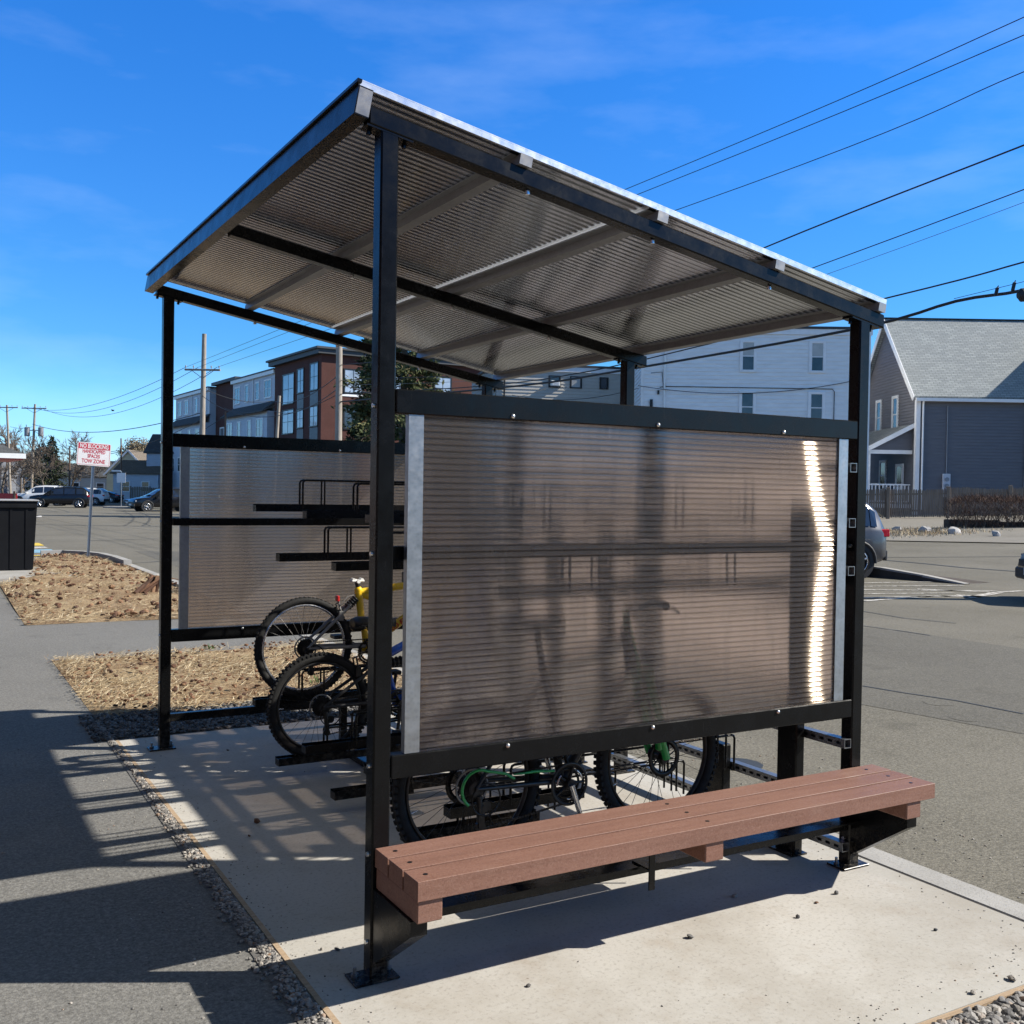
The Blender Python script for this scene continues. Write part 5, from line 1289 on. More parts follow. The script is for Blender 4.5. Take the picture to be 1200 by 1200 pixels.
roofplane('porch_roof',[(-1.2,-2.6,2.6),(7.4,-2.6,2.6),(7.4,0,3.5),(-1.2,0,3.5)],M_shdark,h5,.15)
m = MB()
for xx in (-.8,1.8,4.4,7.0): m.box(xx-.1,xx+.1,-2.4,-2.2,0,2.4)
m.build('porch_posts', M_trim, h5)
house('low cream bungalow among the trees at far left', -78, 165, 16, 8, 3.4, 5.4, M_sidebeige, M_shdark, 0, 'x', ((3,1.1,1.2,1.2),(8,1.1,1.2,1.2),(12,1.1,1.2,1.2)), 0)
house('dark grey house at the left edge, behind the station canopy', -80, 142, 9, 9, 5.0, 7.6, M_sidedgrey, M_shdark, R(8), 'x', ((2,2.6,.9,1.4),(5,2.6,.9,1.4)), 0)
# station canopy at the left edge
pc = W2((28-600)/1207*50, 50)
cn = empty('canopy', (pc.x,pc.y,0), RZR+R(31), 'dark hipped canopy roof with red underside poking in at the left edge', 'canopy')
roofplane('roof',[(-14,0,3.20),(0,0,3.20),(-3.2,3.2,4.75),(-14,3.2,4.75)],M_shdark,cn,.1); roofplane('roof',[(0,0,3.20),(0,6.4,3.20),(-3.2,3.22,4.75),(-3.2,3.2,4.75)],M_shdark,cn,.1); roofplane('roof',[(0,6.4,3.2),(-14,6.4,3.2),(-14,3.22,4.75),(-3.2,3.22,4.75)],M_shdark,cn,.1)
m = MB(); m.box(-14,-.06,.06,6.3,2.92,3.06); m.build('soffit', M_red, cn); m = MB(); m.box(-14,.06,-.08,.0,2.98,3.22); m.box(-.0,.06,.001,6.4,2.98,3.2); m.build('gutter', M_white, cn)
m = MB()
for xx in (-4.5,-9.0): m.box(xx-.12,xx+.12,3,3.24,0,2.92); m.cyl((xx,3.1,2.1),(xx+1.0,3.1,2.92),.07)
m.build('posts', M_red, cn)

# added out-of-view building: blocks low sky to darken shade, mirrored in front panel
sb = empty('added_sky_blocker', (-9.0,-16,0), 0, 'brown brick building added outside the picture to block low sky, mirrored in front panel', 'building')
m = MB(); m.box(-6,0,0,46,0,5.6); m.box(.001,17,-6,0,0,6.6); m.build('wall', M_brick, sb); m = MB(); m.box(-6.4,1.4,.3,46.4,5.6,5.85); m.box(1.401,17.4,-6.4,.6,6.6,6.85); m.build('roof', M_roofdark, sb)
Ms = wallM((0,0,0),(0,1,0),(1,0,0)); Mb = wallM((0,0,0),(-1,0,0),(0,1,0))
for k in range(9): window(sb, Ms, 3+5*k, 1.0, 1.5, 2.4, M_trim, .1, 1, True)
for k in range(4): window(sb, Mb, -2.5-4*k, 1.2, 1.6, 2.4, M_trim, .1, 1, True)
# ================================================================ STREET FURNITURE
# red and white parking sign on a steel post at the tip of the mulch island
sp = ground(103, 655.5); sg = empty('parking_sign', (sp.x, sp.y, .0), 0, 'red and white NO BLOCKING sign on a steel post beside the mulch bed', 'sign')
top = at(110.5, 520, (sp-CAM).dot(FW)*1.0); tx = (top-sp)
m = MB(); d = Vector((tx.x, tx.y, 2.66)); n_ = d.normalized()
ey_ = Vector((0,1,0)); w_ = .030
def ax(t): return d*(t/2.66)
M0 = frame((0,0,0), (1,0,0), (0,1,0), n_)
m.box(-w_,-w_+.008,-.018,.018,-.3,d.length,M0); m.box(w_-.008,w_,-.018,.018,-.3,d.length,M0); m.box(-w_+.008,w_-.008,.012,.018,-.3,d.length,M0)
m.build('post', M_galv, sg)
TL, TR, BL = at(94.8,518,25.2), at(128.3,520.5,25.2), at(93.6,543,25.2)
hw = (TR-TL).length/2; hh = (TL-BL).length/2; c_ = ax(2.66-hh+.0)+Vector((0,-.03,0))
tilt = math.atan2((TR-TL).z, math.hypot((TR-TL).x,(TR-TL).y)); yawS = math.radians(-3); ex = Vector((math.cos(yawS)*math.cos(tilt), math.sin(yawS)*math.cos(tilt), math.sin(tilt))); ez = Vector((n_.x*.9, 0, 1)).normalized(); ez = (ez-ex*ez.dot(ex)).normalized(); out = ex.cross(ez)
hw *= 1.02
def face(x0,x1,z0,z1,o0,o1,M): 
    q = MB(); q.box(x0,x1,z0,z1,o0,o1,M); return q
MS = frame(c_, ex, ez, out)
pl = MB(); pl.prism([(-hw+.03,-hh),(hw-.03,-hh),(hw,-hh+.03),(hw,hh-.03),(hw-.03,hh),(-hw+.03,hh),(-hw,hh-.03),(-hw,-hh+.03)],0,.004,MS); board = pl.build('sign_board', M_signwhite, sg)
q = MB(); b = .018
for (x0,x1,z0,z1) in ((-hw+b,hw-b,hh-b-.006,hh-b),(-hw+b,hw-b,-hh+b,-hh+b+.006),(-hw+b,-hw+b+.006,-hh+b+.0061,hh-b-.0061),(hw-b-.006,hw-b,-hh+b+.0061,hh-b-.0061)): q.box(x0,x1,z0,z1,.0045,.0052,MS)
q.build('border', M_signred, board)
q = MB(); q.box(-hw+.026,hw-.026,hh*.44,hh-.026,.0045,.0055,MS); q.build('red_band', M_signred, board)
def put_text(t, z, size, mat, o_, xs=1.0): text_mesh('lettering', t, size, mat, MS @ Matrix.Translation((0,z,o_)), board, .0004, .003, xs)
put_text('NO BLOCKING', hh*.68, .135, M_signwhite, .0062, .66)
put_text('HANDICAPPED', hh*.22, .115, M_signred, .0052, .62); put_text('SPACES', -hh*.18, .115, M_signred, .0052, .70); put_text('TOW ZONE', -hh*.62, .125, M_signred, .0052, .72)
# black rubbish bin at the left
bx = ground(40, 670); bn = empty('dumpster', (bx.x-.66, bx.y+.55, .03), 0, 'black wheeled bin with flared sides and a grey rim, at the left edge', 'bin')
m = MB(); ht = 1.33; bw0, bw1 = .64, .70
prof = lambda s, z: [(-1.6,-.55*s,z),(bw0*0+s*.64,-.55*s,z),(s*.64,.55*s,z),(-1.6,.55*s,z)]
vs = [Vector(p) for p in prof(1.0,0)]+[Vector(p) for p in prof(1.10,ht)]
m.add(vs,[(3,2,1,0),(4,5,6,7),(0,1,5,4),(1,2,6,5),(2,3,7,6),(3,0,4,7)]); m.build('body', M_dump, bn)
m = MB(); m.box(-1.66,.735,-.635,.635,ht,ht+.028,None,.008); m.build('lid', M_bingrey, bn)
m = MB()
for xx in (-1.35,-.95,-.55,-.15,.25,.52): m.add([(xx-.02,-.562,.03),(xx+.02,-.562,.03),(xx+.02,-.552,.03),(xx-.02,-.552,.03),(xx-.02,-.617,1.28),(xx+.02,-.617,1.28),(xx+.02,-.6,1.28),(xx-.02,-.6,1.28)],[(0,1,5,4),(3,7,6,2),(0,4,7,3),(1,2,6,5),(4,5,6,7),(0,3,2,1)])
m.box(-1.62,.70,-.640,-.612,1.20,1.27,None,.008); m.build('ribs', M_dump, bn)
m = MB(); m.tube([(.70,-.35,1.02),(.79,-.35,1.03),(.79,.35,1.03),(.70,.35,1.02)],.018,8); m.build('handle', M_bingrey, bn)
m = MB()
for wx in (-1.3,.4): m.cyl((wx,-.4,-.0),(wx,-.34,-.0),.03,None,10)
m.build('castors', M_rubber, bn)
# red fence far left
p = W2(-36.8, 68); rfm = empty('fence', (p.x,p.y,0), RZR, 'low red board fence beyond the black bin', 'fence')
m = MB(); m.box(0,4.1,-.03,.03,.25,1.15); m.build('boards', M_red, rfm); m = MB()
for xx in (.1,1.4,2.7,3.95): m.box(xx-.06,xx+.06,-.0305-.06,-.0305,0,1.3)
m.build('posts', M_polebrown, rfm)
# picket fence before the grey house, and the dark fence far left
def pickets(label, Xc, Z, w, h, step, mat, seed, zb=None, posts=()):
    p = W2(Xc, Z); z0 = gz(p.x) if zb is None else zb; q2 = W2(Xc+w, Z); z1 = gz(q2.x) if zb is None else zb
    f = empty('picket_fence', (p.x,p.y,z0), RZR, label, 'fence'); rnd = random.Random(seed); m = MB(); x = 0; sl = (z1-z0)/w
    while x < w:
        hh_ = h*(1+.03*math.sin(x*1.7)+rnd.uniform(-.02,.02)); pw_ = step*.78; b = sl*x+.06+rnd.uniform(0,.04); t = sl*x+hh_
        m.prism([(x,b),(x+pw_,b),(x+pw_,t-.07),(x+pw_*.7,t),(x+pw_*.3,t),(x,t-.07)],0,.018,frame((0,0,0),(1,0,0),(0,0,1),(0,-1,0))); x += step
    m.build('pickets', mat, f); m = MB()
    for zz in (.35,h-.28):
        m.add([(0,.001,zz),(w,.001,zz+sl*w),(w,.06,zz+sl*w),(0,.06,zz),(0,.001,zz+.08),(w,.001,zz+.08+sl*w),(w,.06,zz+.08+sl*w),(0,.06,zz+.08)],[(0,1,5,4),(3,7,6,2),(4,5,6,7),(0,3,2,1)])
    m.build('rails', mat, f); m = MB()
    for xx in posts: m.box(xx-.075,xx+.075,-.16,-.02,sl*xx-.1,sl*xx+h+.10,None,.01)
    m.build('posts', mat, f); return f
pickets('weathered wooden picket fence below the slate grey house', (1010-600)/1207*49, 49, 9.2, 1.42, .105, M_fence, 1, None, (1.2,4.05,7.0))
pickets('dark board fence in front of the pale blue-grey house', (152-600)/1207*118, 118, 4.6, 1.75, .2, M_fence, 2, 0, (.1,2.3,4.5))
# clipped hedge in front of it
X0, Zh = (1117-600)/1207*40, 40; p = W2(X0, Zh); hz_ = gz(p.x); hg = empty('hedge', (p.x,p.y,hz_), RZR, 'clipped leafless red-brown hedge before the grey house', 'hedge')
rnd = random.Random(5); m = MB(); wd = 7.0
for _ in range(11000):
    x = rnd.uniform(0,wd); y = rnd.uniform(-.1,1.0); z = rnd.uniform(.10,1.28)*(.97+.03*math.sin(x*2)); z = z if rnd.random() < .75 else 1.30-rnd.random()*.25
    e = min(1, x*3+.4) ; z *= (.86+.14*min(1,x*1.3)); a = rnd.uniform(0,6.28); L = rnd.uniform(.08,.26); dd = Vector((math.cos(a)*.45,math.sin(a)*.45,rnd.uniform(.2,1))).normalized()*L
    sd = dd.cross(Vector((rnd.gauss(0,1),rnd.gauss(0,1),rnd.gauss(0,1)))).normalized()*rnd.uniform(.004,.010); q = Vector((x,y,z)); m.quad([q-sd,q+dd-sd*.3,q+dd+sd*.3,q+sd])
m.build('twigs', M_hedge, hg); m = MB()
for i in range(46):
    x = .1+i*.15+rnd.uniform(-.05,.05); y = rnd.uniform(.2,.7)
    for k in range(3): m.tube([(x,y,-.1),(x+rnd.gauss(0,.05),y+rnd.gauss(0,.05),.3),(x+rnd.gauss(0,.14),y+rnd.gauss(0,.12),.9)],[.016,.012,.005],5)
m.build('stems', M_bark, hg)
p = W2((1112-600)/1207*40.5, 40.5); m = MB(); m.box(0,2.0,0,.5,-.3,.36,None,.03); m.box(2.03,3.2,.05,.5,-.3,.30,None,.03); o = m.build('stone_wall', M_blockwall, None, (p.x,p.y,gz(p.x)), (0,0,RZR)); tag(o,'low dark stone block wall at the near end of the hedge','wall')
rr = random.Random(9)
for (px,py,w,h,lab) in ((1050,623,.24,.6,'low pale boulder, leftmost of four along the far street edge'),(1084,624,.22,.95,'tall pointed pale boulder, second from left on the street edge'),(1118,626,.23,.8,'bright rounded boulder below the stone block wall'),(1167,629,.17,.9,'small dull boulder, rightmost of four below the hedge')):
    g = ground(px,py); m = MB(); m.rock((0,0,w*h*.5), w*.92, rr, h); o = m.build('boulder', M_rockwhite, None, (g.x,g.y,gz(g.x))); tag(o,lab,'boulder','boulders on the street edge')
# small square sign on a pole and a stop bar island on the far side of the car park
p = at(142, 590, 84); ss = empty('street_sign', (p.x,p.y,0), RZR, 'white square sign seen from its back on a thin pole beyond the car park', 'sign')
m = MB(); m.cyl((0,0,0),(0,0,3.0),.035); m.build('pole', M_galv, ss); m = MB(); m.box(-.36,.36,-.06,-.04,2.05,2.85); m.build('board', M_signwhite, ss); m = MB(); m.box(-.8,-.05,-.05,-.03,2.95,3.07); m.build('name_board', M_signwhite, ss)
g = at(141, 594, 84); c = W2((126-600)/1207*84, 83); m = MB(); m.box(0,3.6,0,1.4,-.05,.13,None,.03); o = m.build('traffic_island', M_kerb, None, (c.x,c.y,0), (0,0,RZR)); tag(o, kind='structure')

# ================================================================ POLES AND WIRES
def pole(label, px, Z, h, r, lean=(0,0), mat=M_pole, arms=(), name='utility_pole', transf=(), X=None, rr=0.0, grp=None):
    X = (px-600)/1207*Z if X is None else X; p = W2(X, Z); b = empty(name, (p.x,p.y,gz(p.x)), RZR+rr, label, 'utility pole')
    m = MB(); m.tube([(0,0,-.2),(lean[0]*.5,lean[1]*.5,h*.5),(lean[0],lean[1],h)],[r,r*.86,r*.7],12); m.build('pole', mat, b)
    for (z,w) in arms:
        k = lean[0]*z/h; m = MB(); m.box(k-w/2,k+w/2,-r-.10,-r*.8,z-.06,z+.06,None,.01); m.tube([(k-w*.3,-r,z-.05),(k,-r,z-.55)],.022,5); m.tube([(k+w*.3,-r,z-.05),(k,-r,z-.55)],.022,5); a = m.build('crossarm', mat, b)
        m = MB()
        for f in (-.47,-.25,.25,.47):
            m.cyl((k+f*w,-r-.05,z+.06),(k+f*w,-r-.05,z+.16),.02,None,6); m.cyl((k+f*w,-r-.05,z+.16),(k+f*w,-r-.05,z+.27),.055,.04,8)
        m.build('insulators', M_transf, a)
    for (z,dx) in transf:
        m = MB(); k = lean[0]*z/h; m.cyl((k+dx,-.1,z-.55),(k+dx,-.1,z+.45),.30,None,14); m.cyl((k+dx,-.1,z+.45),(k+dx,-.1,z+.52),.32,.22,14); m.cyl((k+dx-.1,-.1,z+.5),(k+dx-.1,-.1,z+.8),.04,None,6); m.box(min(k,k+dx),max(k,k+dx),-.04,.04,z+.1,z+.2); m.build('transformer', M_transf, b)
    return b
pole('tall grey utility pole with one crossarm in front of the apartment building', 235, 67, 11.7, .20, (.12,0), M_pole, ((9.35,2.3),))
pole('thick bare wooden pole beside the big conifer', 396, 45, 11.2, .17, (-.05,0))
pole('leaning bare pole standing between the siding wing and the brick front', 319, 75, 8.4, .15, (.42,0))
pole('short dark stub pole before the brick link', 263, 90, 8.3, .10, (0,0), M_polebrown)
pole('pole carrying two grey transformers, left background', 36, 120, 11.2, .17, (.4,0), M_pole, ((10.7,2.9),), 'utility_pole', ((8.0,-.75),(8.0,.85)))
pole('leaning crossarm pole at the far left edge', 12, 122, 11.2, .17, (-.5,0), M_pole, ((10.9,2.8),))
pole('thin brown pole rising behind the dark SUV', 81, 130, 6.7, .12, (0,0), M_polebrown)
pole('thin dark pole beside the white square sign', 142, 112, 7.0, .10, (-.1,0), M_polebrown)
pole('pole just outside the picture on the right that carries the cables', 1330, 17.5, 12.2, .16, (0,0), M_pole, ((11.6,2.4),), 'utility_pole', (), None, R(70))
def wire(pts, r, label, group='overhead wires', mat=M_wire, name='overhead_wire', n=26):
    P = [at(*q) for q in pts]; Q = [P[0]*2-P[1]]+P+[P[-1]*2-P[-2]]; out = []
    for i in range(1, len(Q)-2):
        a, b, c, d = Q[i-1], Q[i], Q[i+1], Q[i+2]; k = max(4, n//(len(P)-1))
        for s_ in range(k):
            t = s_/k; out.append(.5*((2*b)+(c-a)*t+(2*a-5*b+4*c-d)*t*t+(-a+3*b-3*c+d)*t**3))
    out.append(P[-1]); m = MB(); m.tube(out, r, 5); o = m.build(name, mat); return tag(o, label, 'wire', group)
def mid(a, b, sag):                                    # sagging span between two 3-D pixel/depth points
    A_, B_ = at(*a), at(*b); return A_, B_, sag
def span(a, b, sag, r, label, group='overhead wires', mat=M_wire, n=24):
    A_, B_ = at(*a), at(*b); m = MB(); m.tube([A_.lerp(B_,i/n)-Vector((0,0,sag*4*(i/n)*(1-i/n))) for i in range(n+1)], r, 5); o = m.build('overhead_wire', mat); return tag(o, label, 'wire', group)
# three primaries from the far transformer pole to the tall pole and on over the shelter
for k, (a, b) in enumerate((((28,477,120),(216,431,67)),((39,477,120),(232,430.5,67)),((48,478,120),(254,430.5,67)))):
    span(a, b, 1.3+.35*k, .018, ('uppermost thin wire from the transformer pole to the tall crossarm pole','middle thin wire from the transformer pole to the tall crossarm pole','lowest thin wire from the transformer pole to the tall crossarm pole')[k])
for k, (a, b, e) in enumerate((((216,431,67),(735,221,30.6),(1330,-52,17.5)),((232,430.5,67),(748,227.5,30.6),(1330,-24,17.5)),((254,430.5,67),(797,244.5,29),(1330,28,17.5)))):
    wire([a,b,(1200,(20,41,84)[k],20.0),e], .011, ('highest wire crossing the sky over the roof on the right','second wire from the top over the roof on the right','third wire from the top over the roof on the right')[k], 'wires over the shelter roof', M_wire, 'overhead_wire', 30)
wire([(397,428,45),(640,402,33),(895,290.5,26),(1200,170,20),(1330,118,17.5)], .019, 'thick black wire, fourth from the top over the roof edge', 'wires over the shelter roof')
wire([(397,446,45),(640,428,33),(955,313,25),(1200,222,20),(1330,172,17.5)], .012, 'thin wire, fifth from the top, just above its fainter twin', 'wires over the shelter roof')
wire([(397,452,45),(640,436,33),(970,321,25),(1200,237,20),(1330,186,17.5)], .006, 'faintest grey wire, lowest of the slanting wires in open sky', 'wires over the shelter roof', M_alusil)
wire([(397,462,45),(640,444,33),(1038,349.5,23),(1200,307,20),(1330,270,17.5)], .018, 'black cable leaving the low roof corner towards the upper right', 'wires over the shelter roof')
wire([(397,471,45),(605,452.5,34.1),(735,433,29.5),(1000,386,23.2),(1120,353,21.4),(1200,340,20),(1330,305,17.5)], .034, 'thickest black cable running under the roof across the white block', 'wires over the shelter roof')
wire([(1118,350,21.3),(1200,330,20),(1330,298,17.5)], .006, 'thin lashing wire just above the thickest cable', 'wires over the shelter roof')
for (px,py,d,s,lab) in ((1168,341,20.5,.05,'left of the two small black clips on the thickest cable'),(1188,335,20.2,.05,'right of the two small black clips on the thickest cable')):
    p = at(px,py,d); m = MB(); m.box(-.028,.028,-.03,.03,-.10,.07,None,.008); m.cyl((0,0,.07),(.01,0,.11),.012); o = m.build('cable_clip', M_wire, None, p, (0,R(12),RZR)); tag(o, lab, 'cable clip', 'clips on the thickest cable')
p = at(1203,346,19.95); m = MB(); m.cyl((-.11,0,.0),(.35,0,.05),.13,.13,14); m.cyl((-.17,0,-.01),(-.11,0,0),.06,.12,14); m.box(-.02,.3,-.05,.05,-.19,-.11,None,.01); o = m.build('splice_case', M_wire, None, p, (0,0,RZR)); tag(o,'black splice case hanging on the thickest cable at the right edge','splice case')
# communication cables on the left
for (a,b,sag,r,lab) in (((38,497,120),(235,484,67),1.1,.03,'thicker low cable from the transformer pole towards the tall pole'),((38,503,120),(235,492,67),2.4,.022,'lowest sagging cable left of the rear shelter post'),((12,500,122),(38,500,120),.2,.02,'short cable between the two poles at far left'),((38,520,120),(142,529,112),.9,.03,'dark low cable from the transformer pole to the thin dark pole'),((142,529,112),(263,488,90),1.0,.025,'dark low cable from the thin dark pole to the stub pole'),((236,454,67),(319,470,75),.4,.022,'cable from the tall pole to the leaning pole'),((236,463,67),(396,462,45),1.2,.018,'cable from the tall pole to the thick bare pole'),((322,470,75),(396,440,45),.5,.018,'upper cable from the leaning pole to the thick bare pole'),((322,482,75),(396,455,45),.5,.02,'lower cable from the leaning pole to the thick bare pole'),((263,478,90),(322,475,75),.5,.02,'cable from the stub pole to the leaning pole'),((398,442,45),(470,456,52),.5,.014,'service drop from the thick bare pole into the conifer'),((398,450,45),(640,455,57.5),.9,.014,'service drop from the thick bare pole to the beige block'),((600,463,57),(748,455,50.5),.4,.014,'slack wire between the beige block and the white block'),((748,452,50.7),(1015,443,50.5),.55,.016,'thin wire looping across the front of the white block')):
    span(a,b,sag,r,lab,'cables in the background')
m = MB(); p = W2((131-600)/1207*60, 60, 0); p.z = at(131,481.3,60).z; m.sphere((0,0,0),.06,8,5,(1.6,.7,.6)); m.quad([(-.02,0,.02),(.05,0,.02),(.02,.22,.07),(-.05,.2,.07)]); m.quad([(-.02,0,.02),(.05,0,.02),(.02,-.22,.07),(-.05,-.2,.07)]); o = m.build('bird', M_wire, None, p, (0,0,RZR)); tag(o,'small dark bird flying below the wires on the left','bird')
# ================================================================ TREES
def bare_mesh(seed, h, spread=.55, depth=5, trunk=.16, up=.25, n0=3):
    """leafless tree: returns (trunk builder, twig builder)"""
    rnd = random.Random(seed); tk, tw = MB(), MB()
    def grow(p, d, L, r, lv):
        segs = 3; pts = [p]; q = p; dd = d
        for i in range(segs):
            dd = (dd+Vector((rnd.gauss(0,.13),rnd.gauss(0,.13),rnd.gauss(0,.08)+up*.12))).normalized(); q = q+dd*(L/segs); pts.append(q)
        r1 = r*.62; rad = [r+(r1-r)*i/segs for i in range(segs+1)]
        if lv <= 1: tk.tube(pts, rad, 7 if lv == 0 else 5)
        elif lv < depth: tw.tube(pts, [q*1.5+.008 for q in rad], 3, False, False)
        else:
            s_ = dd.cross(Vector((rnd.gauss(0,1),rnd.gauss(0,1),.3))).normalized()*(r*1.5+.020)
            tw.quad([pts[0]-s_,pts[-1],pts[0]+s_])
        if lv >= depth: return
        k = rnd.randint(3,4) if lv < depth-1 else rnd.randint(4,6)
        for i in range(k):
            t = rnd.uniform(.35,1.0) if lv else rnd.uniform(.45,1.0); idx = min(segs-1, int(t*segs)); b = pts[idx].lerp(pts[idx+1], t*segs-idx)
            a = rnd.uniform(0,6.283); o = dd.orthogonal().normalized(); o = Matrix.Rotation(a,3,dd) @ o
            nd = (dd*(1-spread)+o*spread*rnd.uniform(.7,1.3)+Vector((0,0,up*.4))).normalized(); grow(b, nd, L*rnd.uniform(.52,.74), r1*rnd.uniform(.5,.72), lv+1)
        grow(q, dd, L*.66, r1, lv+1)
    grow(Vector((0,0,-.1)), Vector((0,0,1)), h*.38, trunk, 0); return tk, tw
PROTO = []
for s_, (h,sp) in enumerate(((9,.55),(10,.45),(8,.62))):
    tk, tw = bare_mesh(40+s_, h, sp); PROTO.append((tk, tw))
def bare_tree(k, X, Z, sc, rz, label, z=0):
    p = W2(X, Z); t = empty('bare_tree', (p.x,p.y,z), rz, label, 'tree', 'leafless trees behind the car park'); t.scale = (sc,sc,sc*random.uniform(.95,1.1))
    PROTO[k][0].build('trunk', M_bark, t) if not isinstance(PROTO[k][2:], list) else None
    PROTO[k][1].build('branches', M_twig, t); return t
P3 = []
for k in range(3):
    P3.append((PROTO[k][0].build('trunk', M_bark), PROTO[k][1].build('branches', M_twig)))
first = [True]*3
def bare(k, px, Z, sc, rz, label, z=0):
    p = W2((px-600)/1207*Z, Z); t = empty('bare_tree', (p.x,p.y,z), rz, label, 'tree', 'leafless trees behind the car park'); t.scale = (sc,sc,sc)
    for o in P3[k]:
        c = o if first[k] else o.copy()
        if not first[k]: COL.objects.link(c)
        c.parent = t
    first[k] = False
for (k,px,Z,sc,rz,lab) in ((0,56,118,.95,.3,'broad leafless tree to the right of the transformer pole'),(1,3,128,1.05,1.2,'leafless tree behind the leaning crossarm pole at the left edge'),(2,24,140,1.0,2.2,'bushy leafless tree between the two crossarm poles'),(1,84,150,1.1,.8,'tall thin leafless tree behind the thin brown pole'),(0,104,165,1.0,4.0,'leafless tree rising behind the red sign, left of its middle'),(2,121,172,1.1,5.1,'leafless tree rising just right of the red sign'),(1,-25,120,1.0,3.0,'leafless tree outside the left edge of the picture'),(0,73,168,.9,2.9,'small leafless tree behind the broad one, near the white car'),(2,140,185,.85,1.7,'leafless tree behind the thin dark pole'),(1,160,190,.8,.4,'leafless tree above the pale yellow gable')):
    bare(k,px,Z,sc,rz,lab)
def conifer(label, px, Z, h, rad, seed, mat, n=5200, base=.08, blade=.22, z=None, droop=.25, rows=26, name='conifer'):
    rnd = random.Random(seed); p = W2((px-600)/1207*Z, Z); t = empty(name, (p.x,p.y,gz(p.x) if z is None else z), rnd.uniform(0,6), label, 'tree')
    m = MB(); m.tube([(0,0,-.2),(.05,0,h*.5),(0,.05,h*.97)],[rad*.07,rad*.045,.02],9); br = MB(); m.build('trunk', M_bark, t); cr = MB()
    for i in range(rows*6):
        f = base+(1-base)*((i+rnd.random())/(rows*6)); R_ = rad*(1-f)**.75*(.55+.55*rnd.random())*(1+.25*math.sin(f*23+i)); a = rnd.uniform(0,6.283); zz = h*f
        tip = Vector((R_*math.cos(a), R_*math.sin(a), zz-droop*R_+rnd.uniform(-.1,.35))); root_ = Vector((0,0,zz)); br.tube([root_, root_.lerp(tip,.55)+Vector((0,0,.08*R_)), tip],[.05*(1-f)+.012,.022,.006],4)
        k = max(5, int(n/(rows*6)*(.35+R_/rad)))
        for j in range(k):
            u = .22+.83*rnd.random()**.7; c = root_.lerp(tip,u)+Vector((rnd.gauss(0,.13+.10*R_*.4),rnd.gauss(0,.13+.10*R_*.4),rnd.gauss(0,.10)-.06))
            d = (tip-root_).normalized()*.6+Vector((rnd.gauss(0,.6),rnd.gauss(0,.6),rnd.gauss(0,.45))); d.normalize(); s_ = d.cross(Vector((rnd.gauss(0,1),rnd.gauss(0,1),rnd.gauss(0,1)))).normalized()*blade*.22*rnd.uniform(.6,1.4); L = blade*rnd.uniform(.7,1.6)
            cr.quad([c-s_*.5,c+d*L*.5-s_,c+d*L,c+d*L*.5+s_])
    br.build('limbs', M_bark, t); cr.build('crown', mat, t); return t
conifer('big olive-green pine beside the thick bare pole, behind the shelter', 472, 60, 15.0, 5.2, 3, M_needle, 26000, .10, .30)
conifer('dark spruce in front of the brick corner, left of the big pine', 430, 66, 11.5, 2.1, 4, M_needledark, 8000, .06, .28)
conifer('dark green conifer among the bare trees at far left', 60, 145, 8.4, 2.6, 5, M_needledark, 3200, .05, .4, 0)
conifer('small conifer right of the dark one at far left', 43, 158, 6.8, 2.2, 6, M_needledark, 2400, .05, .4, 0)
# round brown-leaved trees on the rise, and the far wood
def leafy(label, px, Z, h, rad, seed, mat, n=3200, blade=.35):
    rnd = random.Random(seed); p = W2((px-600)/1207*Z, Z); t = empty('brown_leaved_tree', (p.x,p.y,0), 0, label, 'tree', 'brown-leaved trees behind the pale house'); m = MB(); m.tube([(0,0,-.2),(.1,0,h*.4),(0,0,h*.7)],[.3,.22,.08],8)
    lim = MB(); cl = []
    for i in range(14):
        a = rnd.uniform(0,6.28); e = rnd.uniform(.1,1.2); c = Vector((rad*.62*math.cos(a)*math.cos(e), rad*.62*math.sin(a)*math.cos(e), h*.58+rad*.55*math.sin(e))); cl.append((c, rad*rnd.uniform(.3,.5))); lim.tube([(0,0,h*.35),tuple(c*.5+Vector((0,0,h*.25))),tuple(c)],[.12,.07,.02],5)
    m.build('trunk', M_bark, t); lim.build('limbs', M_bark, t); cr = MB()
    for _ in range(n):
        c, r_ = rnd.choice(cl); d = Vector((rnd.gauss(0,1),rnd.gauss(0,1),rnd.gauss(0,1))).normalized(); q = c+d*r_*rnd.random()**.4; s1 = Vector((rnd.gauss(0,1),rnd.gauss(0,1),rnd.gauss(0,1))).normalized()*blade*.5; s2 = s1.cross(d).normalized()*blade*.35
        cr.quad([q-s1,q+s2,q+s1,q-s2])
    cr.build('crown', mat, t)
leafy('rounded brown-leaved tree, tallest, left of the rear shelter post', 160, 205, 13.2, 4.6, 1, M_leafdry)
leafy('brown-leaved tree close against the rear shelter post', 178, 210, 12.4, 4.2, 2, M_leafdry)
leafy('lower brown-leaved tree right of the rear shelter post', 203, 215, 12.0, 4.8, 3, M_leafdry)
rnd = random.Random(77); m = MB()
for i in range(22000):
    px = rnd.uniform(-160,640); Z = rnd.uniform(215,250); h = (7.2+2.2*math.sin(px*.045)+1.4*math.sin(px*.13+1)+rnd.uniform(-.5,.5)); z = h*rnd.random()**.75; p = W2((px-600)/1207*Z, Z, z); L = rnd.uniform(.6,1.7); d = Vector((rnd.gauss(0,.4),rnd.gauss(0,.4),1)).normalized()*L; s_ = Vector((R0.x,R0.y,rnd.uniform(-.4,.4)))*rnd.uniform(.08,.26); m.quad([p-s_,p+d,p+s_])
tag(m.build('far_wood', M_twig), kind='stuff')
m = MB(); pts = []
for i in range(61):
    px = -500+i*40; Z = 300; pts.append((W2((px-600)/1207*Z, Z), W2((px-600)/1207*(Z+60), Z+60)))
